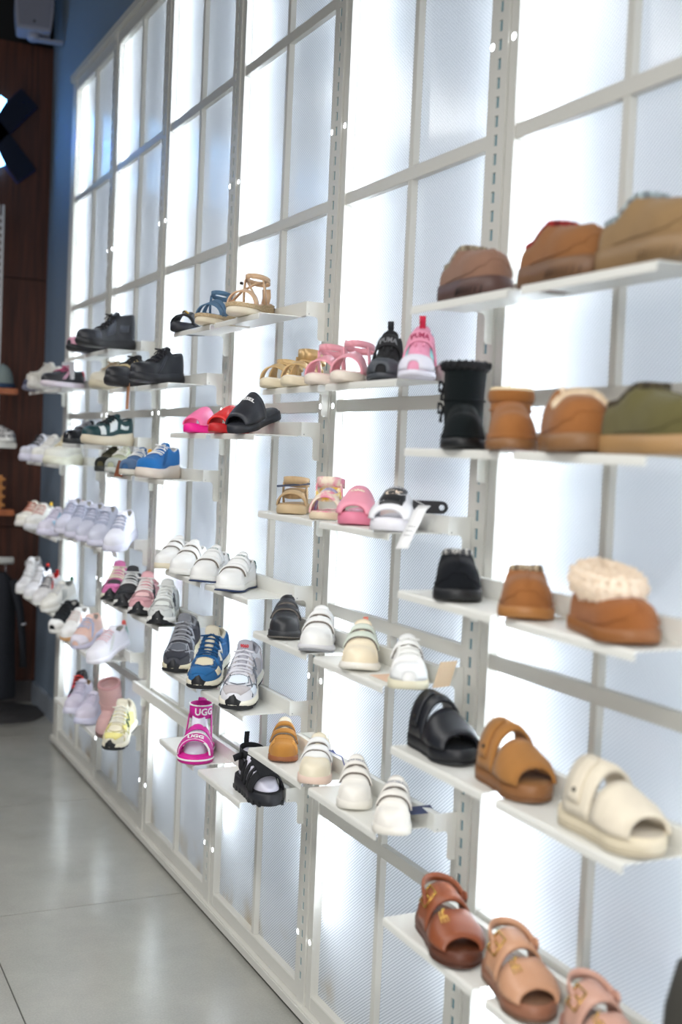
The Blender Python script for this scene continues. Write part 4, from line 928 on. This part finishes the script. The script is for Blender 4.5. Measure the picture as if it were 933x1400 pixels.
# ======================== bay 2 ========================
sneaker('a2',5.10,'black low sneaker with a pink heel, behind the tall black sneaker',leather((34,35,40)),rubber((30,31,36)),L=.24,w=.09,theta=62,lace_m=fabric((44,44,48)),heel_m=fabric((236,150,170)),toe_m=leather((206,150,170)),chunky=True,name='sneaker')
sneaker('a2',4.84,'tall-heeled black chunky sneaker on the highest left shelf',leather((36,38,44)),rubber((30,32,36)),L=.27,w=.096,theta=68,lace_m=fabric((44,44,48)),high=.030,heel_h=.070,chunky=True,sole_h=.028,side_m=leather((58,62,72)),side='swoosh',name='sneaker')
sneaker('b2',5.17,'glossy black sneaker behind the dark green and white one',mat('patent_black',(30,32,36),.15),rubber((40,42,44)),L=.23,w=.09,theta=56,lace_m=fabric((150,150,156)),name='sneaker')
sneaker('b2',4.76,'dark green sneaker with white side panels and a thick beige sole',leather((24,62,66)),rubber((214,202,178)),L=.25,w=.096,theta=62,lace_m=fabric((40,44,48)),side_m=leather((226,230,230)),side='swoosh',chunky=True,sole_h=.036,name='sneaker')
lav=((5.36,'lavender mesh sneaker with a tan heel, first of the crowded row',(214,214,230),(236,178,128),(222,220,236)),(5.16,'lavender mesh sneaker, second of the crowded row from the left',(206,208,224),None,(220,218,236)),(4.96,'lavender mesh sneaker, third of the crowded row from the left',(208,210,226),None,(220,218,236)),(4.75,'lavender mesh sneaker, fourth of the crowded row from the left',(210,212,228),None,(218,218,236)),(4.50,'white lilac sneaker with a hanging paper tag at the bracket end',(232,232,242),None,(216,216,232)))
for y,lab,c,hc,sc in lav:
    sneaker('c2',y,lab,fabric(c),rubber(sc),L=.235,w=.094,theta=38,lace_m=fabric((186,192,212)),heel_m=leather(hc) if hc else None,chunky=True,name='sneaker',sole_h=.03,high=.008)
sneaker('d2',5.40,'black sneaker with a white toe and sole, leftmost on the lower left shelf',suede((32,34,38)),white_rub,L=.23,w=.092,theta=44,lace_m=fabric((40,40,44)),toe_m=W_,name='sneaker',sole_h=.026)
sneaker('d2',5.19,'white sneaker with a gum sole against the black and white one',W_,rubber((206,160,110)),L=.23,w=.092,theta=40,lace_m=fabric((236,226,222)),side_m=leather((240,196,176)),name='sneaker')
sneaker('d2',4.98,'peach and lilac low sneaker in the middle of its row',leather((236,198,184)),rubber((214,210,232)),L=.23,w=.092,theta=40,lace_m=fabric((200,208,232)),side_m=leather((180,190,224)),name='sneaker',toe_m=leather((232,226,238)))
sneaker('d2',4.63,'white low sneaker with pale pink lining and a coral tab at the bracket end',leather((236,234,242)),rubber((238,236,244)),L=.25,w=.096,theta=52,lace_m=fabric((240,214,220)),tab=fabric((240,110,100)),side_m=leather((226,228,228)),heel_m=leather((170,204,196)),name='sneaker')
sneaker('e2',5.24,'small black, red and purple sneaker at the far end of the lowest left shelf',fabric((36,34,40)),rubber((236,80,44)),L=.19,w=.08,theta=30,x=-.10,lace_m=fabric((226,70,60)),side_m=fabric((150,60,140)),high=.01,name='sneaker',toe_m=fabric((150,50,120)))
sneaker('e2',5.04,'lavender white sneaker with a grey mesh toe left of the pink boot',fabric((214,208,224)),rubber((222,220,238)),L=.23,w=.092,theta=34,x=-.15,lace_m=fabric((200,196,214)),name='sneaker',chunky=True,sole_h=.032,high=.01,lining_m=fabric((160,130,100)))
sneaker('e2',4.84,'pale lilac sneaker directly before the pink boot',fabric((216,210,226)),rubber((214,214,236)),L=.22,w=.09,theta=36,x=-.15,lace_m=fabric((214,210,226)),name='sneaker',chunky=True,sole_h=.03)
boot('e2',4.63,'dusty pink pull-on boot between the lilac and the cream yellow shoe',suede((206,168,166)),rubber((110,84,80)),L=.17,w=.088,theta=36,height=.18,shaft_r=.044,rim=suede((196,150,150)),x=-.12)
runner('e2',4.43,'cream and pale yellow running shoe at the end of the lowest left shelf',fabric((232,226,206)),suede((240,230,150)),mat('seam_line',(200,190,120),.6),fabric((240,238,226)),mat('olive_letter',(90,110,70),.5),fabric((236,228,204)),rubber((236,228,206)),L=.24,w=.098,theta=34,letter='N',heel_c=suede((222,214,190)))
# ======================== bay 1 ========================
def fleecy(y,lab,L,theta,x=-.135):
    r,g=sneaker('a1',y,lab,fabric((214,210,202)),rubber((206,202,196)),L=L,w=.096,theta=theta,x=x,lace_m=fabric((220,216,210)),chunky=True,sole_h=.032,name='fleece_sneaker',high=.02)
    pts=[(g.P(.35+.6*i/14,-.8+1.6*j/8,True),g.N(.35+.6*i/14,-.8+1.6*j/8)) for i in range(15) for j in range(9)]
    spikes('fleece',fabric((224,220,212)),r,pts,.014,900,rad=.0022,seed=11); return r
fleecy(6.02,'fleecy white sneaker, topmost at the far left',.27,42)
sneaker('a1',6.26,'dark navy sneaker mostly hidden behind the fleecy white one',leather((56,58,80)),rubber((120,122,140)),L=.24,w=.09,theta=44,lace_m=fabric((70,70,90)),chunky=True,name='sneaker',x=-.12)
sneaker('a1',5.62,'black sneaker with pink details and a white sole beside a grey card',leather((34,34,40)),rubber((226,214,222)),L=.26,w=.092,theta=56,lace_m=fabric((196,90,130)),side_m=leather((220,170,190)),heel_m=fabric((214,40,60)),name='sneaker')
for (y,lab,c,lc,sc,th) in ((6.17,'white chunky sneaker with black and white laces at the far left',(206,206,214),(60,62,66),(216,214,230),46),(5.88,'white mesh sneaker between the black-laced one and the cream one',(232,230,224),(236,234,230),(222,220,232),44),(5.56,'cream white sneaker with a tan lining right of the white mesh one',(232,230,218),(220,206,170),(226,224,204),48)):
    sneaker('b1',y,lab,fabric(c),rubber(sc),L=.255,w=.098,theta=th,lace_m=fabric(lc),chunky=True,sole_h=.036,high=.012,name='sneaker',side_m=leather((90,92,96)) if lc[0]<100 else None)
for (y,lab,c,lc,sc,tc) in ((6.22,'cream sneaker with red and gold laces at the far left',(232,228,216),(200,130,110),(236,232,226),None),(5.98,'white sneaker with a yellow heel loop, second in its far left row',(236,234,228),(226,190,180),(228,228,232),(240,200,60)),(5.66,'lilac white sneaker with a sky blue side, third in its far left row',(226,222,236),(214,210,226),(224,220,238),None)):
    sneaker('c1',y,lab,fabric(c),rubber(sc),L=.25,w=.096,theta=38,lace_m=fabric(lc),chunky=True,sole_h=.032,high=.01,name='sneaker',tab=fabric(tc) if tc else None,side_m=leather((160,206,232)) if y<5.8 else None,side='swoosh',x=-.15)
for (y,lab,c,c2,hi,tb) in ((6.24,'tall white high top, leftmost of the far left lower row',(240,240,242),None,.05,None),(6.02,'white sneaker with a navy collar and a red band',(236,236,240),(36,44,70),.02,(214,60,50)),(5.80,'white and red sneaker with grey laces, third of its row',(232,230,230),(210,50,50),.01,(200,40,40)),(5.55,'off-white sneaker with a green heel tab and grey stripes',(234,232,224),(150,154,150),.0,(30,110,70))):
    sneaker('d1',y,lab,leather(c),white_rub,L=.24,w=.094,theta=40 if y>5.6 else 50,lace_m=fabric((214,214,214) if hi!=.01 else (120,120,124)),high=hi,name='sneaker',side_m=leather(c2) if c2 else None,tab=fabric(tb) if tb else None,lining_m=fabric(c2) if c2 else None,toe_m=None,side='three' if hi==0 else 'stripe')
# ======================== tags and cards ========================
def card(name,label,cat,corners,th,m,group=None,text=None,extra=None):
    """thin rectangular card from a corner and two edge vectors"""
    o,a,b=[Vector(c) for c in corners]; n=a.cross(b).normalized()*th
    V=[o,o+a,o+a+b,o+b]; V=V+[v+n for v in V]
    ob=mesh_obj(name,V,[(3,2,1,0),(4,5,6,7),(0,1,5,4),(1,2,6,5),(2,3,7,6),(3,0,4,7)],m,None,False); tag(ob,label,cat,group); return ob
def z_(k,d): return PZ[k]+Z0+d
# long paper tag hanging over the lip from the white slide
def bent_tag():
    r=empty('price_tag',(-.16,2.16,z_('M2',.03))); tag(r,'long white paper tag hanging over the shelf edge from the white slide','tag')
    pts=[Vector((.045,.018,.030)),Vector((.030,.010,.020)),Vector((.010,-.004,-.004)),Vector((-.016,-.02,-.034)),Vector((-.036,-.036,-.058))]
    ribbon('paper',paper,r,pts,(.45,-.85,.0),.030,.0006)
    mb=MB(); mb.tube([Vector((.045,.018,.030)),Vector((.020,.06,.050)),Vector((.0,.085,.050))],.0007,5); mb.build('string',fabric((220,220,220)),r)
    g_=mat('grey_print_line',(150,150,154),.7)
    for k in range(3):
        o=pts[2].lerp(pts[3],.35+.3*k); n=Vector((-.85,-.45,.0)); 
        mb=MB(); w=Vector((.45,-.85,0)).normalized(); mb.tube([o-w*.009+Vector((-.001,-.001,.0012)),o+w*.009+Vector((-.001,-.001,.0012))],.0006,4); mb.build('printed_line',g_,r)
bent_tag()
r=empty('hanger_clip',(-.085,2.215,z_('M2',.055))); tag(r,'black plastic clip tag with a round hole behind the white slide','tag')
mb=MB(); hole=[]; n=16
out=[]; 
for k in range(n):
    a=2*PI*k/n; out.append((.030+.014*math.cos(a) if math.cos(a)>0 else -.034+.0,.014*math.sin(a) if math.cos(a)>0 else .014*(1 if math.sin(a)>0 else -1)))
V=[];F=[]
for (y_) in (-.001,.001):
    for k in range(n):
        a=2*PI*k/n; ca,sa=math.cos(a),math.sin(a)
        px_=.030+.014*ca if ca>=0 else .030+.064*ca/max(abs(ca),abs(sa)); pz_=.014*sa if ca>=0 else .014*sa/max(abs(ca),abs(sa))
        V.append((px_,y_,pz_)); V.append((.030+.006*ca,y_,.006*sa))
for k in range(n):
    j=(k+1)%n; a,b,c,d=2*k,2*k+1,2*j,2*j+1; N_=2*n
    F+=[(a,b,d,c),(a+N_,c+N_,d+N_,b+N_),(a,c,c+N_,a+N_),(b,b+N_,d+N_,d)]
mesh_obj('clip_body',V,F,plastic((34,34,38)),r,False); r.rotation_euler=(0,0,math.radians(-24))
card('price_card','kraft card leaning beside the one-strap white sneaker','card',((-.10,2.135,z_('M3',.001)),(.048,.010,.0),(.006,-.018,.058)),.0012,kraft)
card('kraft_insert','flat blush paper sheet lying behind the cream kids sneaker','paper',((-.165,2.30,z_('M3',.0008)),(.085,0,0),(0,-.09,0)),.0006,mat('blush_paper',(226,194,170),.8))
card('swing_tag','navy and white swing tag stuck on the tan baby sandal','tag',((-.185,2.83,z_('M2',.068)),(.075,-.045,.010),(.012,.030,.004)),.0008,mat('navy_tag',(62,72,98),.6))
for (y,lab) in ((2.49,'navy card sticking out behind the wheat and cream kids shoes'),(2.16,'dark card with a white edge lying behind the rightmost white kids sneaker')):
    card('swing_tag',lab,'tag',((-.105,y+(.20 if y>2.3 else .03),z_('M4',.030)),(.055,-.01,.004),(.006,.034,.006)),.0008,mat('navy_tag',(54,62,96),.6))
o=MB().tube([(-.112,2.60,z_('M4',.072)),(-.088,2.575,z_('M4',.060)),(-.083,2.56,z_('M4',.030)),(-.078,2.545,z_('M4',.004))],.0014,6).build('navy_cord',mat('navy_cord',(48,58,130),.6),None,True); tag(o,'thin navy cord hanging from the cream and blush sneaker','cord')
o=card('swing_tag','orange brown tag hanging below the black chunky sneakers','tag',((-.194,4.28,z_('a3',.012)),(.0,-.035,.0),(-.004,-.006,-.095)),.001,mat('orange_tag',(214,158,120),.7))
o=card('swing_tag','brown leather tag hanging off the blue and white sneaker','tag',((-.206,4.32,z_('b3',.052)),(.01,-.075,.0),(-.012,.012,-.060)),.002,leather((134,82,58)))
o=card('swing_tag','grey card hanging between the fleecy sneaker and the black and pink one','tag',((-.175,5.47,z_('a1',.118)),(.03,-.12,.0),(.0,.0,-.08)),.001,mat('grey_card',(206,210,214),.7))
o=card('swing_tag','narrow white paper tag hanging from the lilac sneaker at the bracket','tag',((-.19,4.50,z_('c2',.055)),(.01,-.03,.0),(.010,-.05,-.075)),.001,paper)
# ======================== far corner: speaker, lit sign, side fixture ========================
navy_face=mat('sign_face',(8,14,34),.3); lit=mat('sign_light',(120,190,255),.4,emit=9); edge_m=mat('sign_edge',(30,52,120),.4)
sg=empty('letter_sign',(-.25,7.19,3.37)); tag(sg,'dark blue X shaped letter with lit pale blue strokes on the dark wood wall','sign')
def bar(mb,a,b,w,y0,y1):
    a=Vector((a[0],0,a[1]));b=Vector((b[0],0,b[1])); d=(b-a).normalized(); n=Vector((-d.z,0,d.x))*w/2
    mb.prism([((a+n).x,(a+n).z),((b+n).x,(b+n).z),((b-n).x,(b-n).z),((a-n).x,(a-n).z)],1,y0,y1)
for q in (1,-1):
    mb=MB(); bar(mb,(-.17,-.20*q),(.20,.225*q),.13,-.06,0); p=mb.build('letter_stroke',navy_face,sg)
    mb=MB(); bar(mb,(-.16,-.19*q),(.050,.195*q),.045,-.064,-.058); mb.build('lit_face',lit,p)
    mb=MB(); bar(mb,(-.172,-.204*q),(.204,.229*q),.138,-.012,-.002); mb.build('blue_edge',edge_m,p)  # rim in plain blue, slightly larger than the stroke
for i,(xx,zz,kind) in enumerate(((-.72,3.35,'round'),(-1.12,3.33,'chev'),(-1.55,3.30,'chev'))):
    r=empty('letter_sign',(xx,7.19,zz)); tag(r,'pale blue lit sign stroke left of the X, %s'%('curved, nearest to it' if i==0 else 'angled, second from it' if i==1 else 'angled, farthest from it'),'sign')
    if kind=='round': MB().tube([(.11*math.cos(PI*.5+PI*k/10),-.045,.20*math.sin(PI*.5+PI*k/10)) for k in range(11)],.026,6).build('lit_face',lit,r,True)
    else: MB().tube([(.09,-.045,.20),(-.10,-.045,0),(.09,-.045,-.20)],.028,6).build('lit_face',lit,r,True)
sp=empty('wall_speaker',(-.075,6.93,3.87)); tag(sp,'white wall speaker high in the far corner','speaker'); sp.rotation_euler=(math.radians(-6),0,math.radians(-8))
spm=mat('speaker_grey',(150,152,166),.5)
mb=MB(); prof=[]
for k in range(9): 
    t=k/8; prof.append((-.085-.022*math.sin(PI*min(1,t*.8+.1)),.03+.33*t))
mb.prism(prof+[(-x_,z__) for x_,z__ in prof[::-1]],1,-.05,.09); mb.build('cabinet',spm,sp,bevel=.006)
g2=MB(); g2.prism([(-.082+.0,.05),(-.095,.2),(-.088,.35),(.088,.35),(.095,.2),(.082,.05)],1,-.056,-.050); g2.build('grille',mat('speaker_grille',(128,130,144),.7,bump=.5),sp,bevel=.002)
MB().tube([(0,-.058,.075),(0,-.060,.075)],.008,10).build('badge',mat('badge_dark',(60,62,74),.4),sp,True)
MB().tube([(0,.02,.035),(0,.02,.0),(0,.02,-.004)],[.04,.034,.028],12).build('swivel_foot',spm,sp,True)
MB().box(0,.165,.0,.045,-.002,.010).build('bracket_arm',spm,sp)
# side fixture: slotted post with shelves, shoes and clothes
f=empty('side_gondola',(-.24,6.86,0)); tag(f,'white slotted post with shelf arms in front of the dark wood wall','gondola')
mb=MB(); mb.box(-.02,-.008,-.02,.0,.0,2.90); mb.box(.006,.018,-.02,.0,0,2.90); z=.1
while z<2.85: mb.box(-.008,.006,-.02,0,z,z+.018); z+=.04
mb.build('slotted_post',mat('post_white',(196,198,200),.5),f)
MB().box(-.03,.12,-.10,-.05,1.165-.0,1.165+.001).build('shelf_arm',white,f)
orange=wood_mat('orange_wood',(150,84,50),(176,104,64))
for (z,m,lab) in ((1.838,orange,'orange wood shelf under the grey-green cap at the left edge'),(1.540,white,'white shelf under the black and white shoe at the left edge'),(1.165,orange,'orange wood shelf under the brown sandals at the left edge')):
    o=MB().box(-.62,-.150,6.66,6.80,z,z+.034).build('side_shelf',m,None,bevel=.005); tag(o,lab,'shelf')
capo=empty('baseball_cap',(-.225,6.73,1.874)); tag(capo,'grey-green cap with a dark blue brim on the orange wood shelf','cap')
V=[];F=[];n=14
for i in range(6):
    a=i/5*PI/2; 
    for k in range(n): V.append((.062*math.cos(a)*math.cos(2*PI*k/n)+.0,.06*math.cos(a)*math.sin(2*PI*k/n),.025+.105*math.sin(a)))
for i in range(5):
    for k in range(n): j=(k+1)%n; F.append((i*n+k,i*n+j,(i+1)*n+j,(i+1)*n+k))
mesh_obj('crown',V,F,fabric((120,132,130)),capo,True,True); MB().tube([(0,0,0),(0,0,.024)],[.072,.066],20).build('brim_band',fabric((36,56,84)),capo,True)
MB().tube([(0,0,.129),(0,0,.134)],.006,8).build('button',fabric((120,132,130)),capo,True)
# checker shoe
ks=empty('canvas_shoe',(-.215,6.73,1.5745),0); tag(ks,'black and white patterned shoe on the white side shelf','shoe')
g=Last(.2,.085,top=.07,toe_h=.045); ks.rotation_euler=(0,0,math.radians(-70))
slab(g,'midsole',white_rub,ks,lambda u:g.zb(u),lambda u:g.zs(u)); upper_shell(g,fabric((30,30,34),rgb2=(232,232,232),scale=90),ks); lining(g,BK,ks); collar(g,BK,ks)
hb=empty('brown_sandal_stack',(-.245,6.73,1.2)); tag(hb,'stacked caramel brown sandals on the lower orange wood shelf','sandals')
for k in range(4): MB().box(-.045,.045,-.05,.04,.001+.048*k,.044+.048*k).build('rolled_strap',leather((190,128,66)),hb,bevel=.015)
rail=MB().tube([(-.62,6.58,.925),(-.165,6.58,.925)],.020,12).build('hanging_rail',white,None,True); tag(rail,'short white hanging rail above the dark garment at the left edge','rail')
ga=empty('dark_garment',(-.205,6.58,.86)); tag(ga,'long dark navy garment hanging at the left edge','clothing')
mb=MB(); n=18; V=[];F=[]
for i,(z,wx,wy) in enumerate(((0,.02,.02),(-.03,.05,.045),(-.10,.075,.055),(-.35,.075,.06),(-.68,.085,.06),(-.70,.08,.055))):
    for k in range(n):
        a=2*PI*k/n; q=1+.10*math.sin(4*a+i*.4); V.append((-.02+wx*q*math.cos(a),wy*q*math.sin(a),z))
for i in range(5):
    for k in range(n): j=(k+1)%n; F.append((i*n+k,i*n+j,(i+1)*n+j,(i+1)*n+k))
F.append(tuple(range(5*n,6*n)))
mesh_obj('body',V,F,fabric((14,18,28)),ga,True)
MB().tube([(.035,-.03,-.04),(.075,-.045,-.20),(.095,-.05,-.38),(.10,-.05,-.52)],[.030,.030,.026,.022],10,.7).build('sleeve',fabric((16,20,30)),ga,True)
MB().tube([(.090,-.049,-.275),(.091,-.049,-.285)],.0285,10,.72).build('cuff_print',fabric((170,170,176)),ga,True)
MB().tube([(0,0,.045),(0,0,.01),(.0,0,-.01)],.003,6).build('hanger_hook',mat('chrome',(200,200,205),.2,metal=1),ga,True)
o=MB(); 
V=[];F=[];n=26;rd=random.Random(4)
for (rr,z) in ((1,.001),(.98,.010),(.0,.012)):
    for k in range(n):
        a=2*PI*k/n; wv=1+.04*math.sin(5*a+1); V.append((-.16+.27*rr*wv*math.cos(a),6.90+.27*rr*wv*math.sin(a),z))
for i in range(2):
    for k in range(n): j=(k+1)%n; F.append((i*n+k,i*n+j,(i+1)*n+j,(i+1)*n+k))
o=mesh_obj('round_rug',V,F,fabric((64,62,62)),None,True); tag(o,'round dark grey mat on the floor in the far corner','mat')
# dark cloth bag hanging from the rail of the next bay, just entering the frame
shelf(7,.545,'white metal shelf of the next bay, outside the right edge, under the dark bag')
bag=empty('dark_bag',(-.155,1.222,.5465)); tag(bag,'dark grey cloth bag barely showing at the bottom right edge','bag')
V=[];F=[];n=18
for i,(z,wx,wy) in enumerate(((0,.035,.05),(.02,.055,.075),(.14,.06,.085),(.26,.05,.08),(.33,.035,.065),(.335,.02,.05))):
    for k in range(n):
        a=2*PI*k/n; q=1+.05*math.sin(5*a+i); V.append((wx*q*math.cos(a),wy*q*math.sin(a),z))
for i in range(5):
    for k in range(n): j=(k+1)%n; F.append((i*n+k,i*n+j,(i+1)*n+j,(i+1)*n+k))
F.append(tuple(range(n))[::-1]); F.append(tuple(range(5*n,6*n)))
mesh_obj('body',V,F,fabric((58,56,50)),bag,True)
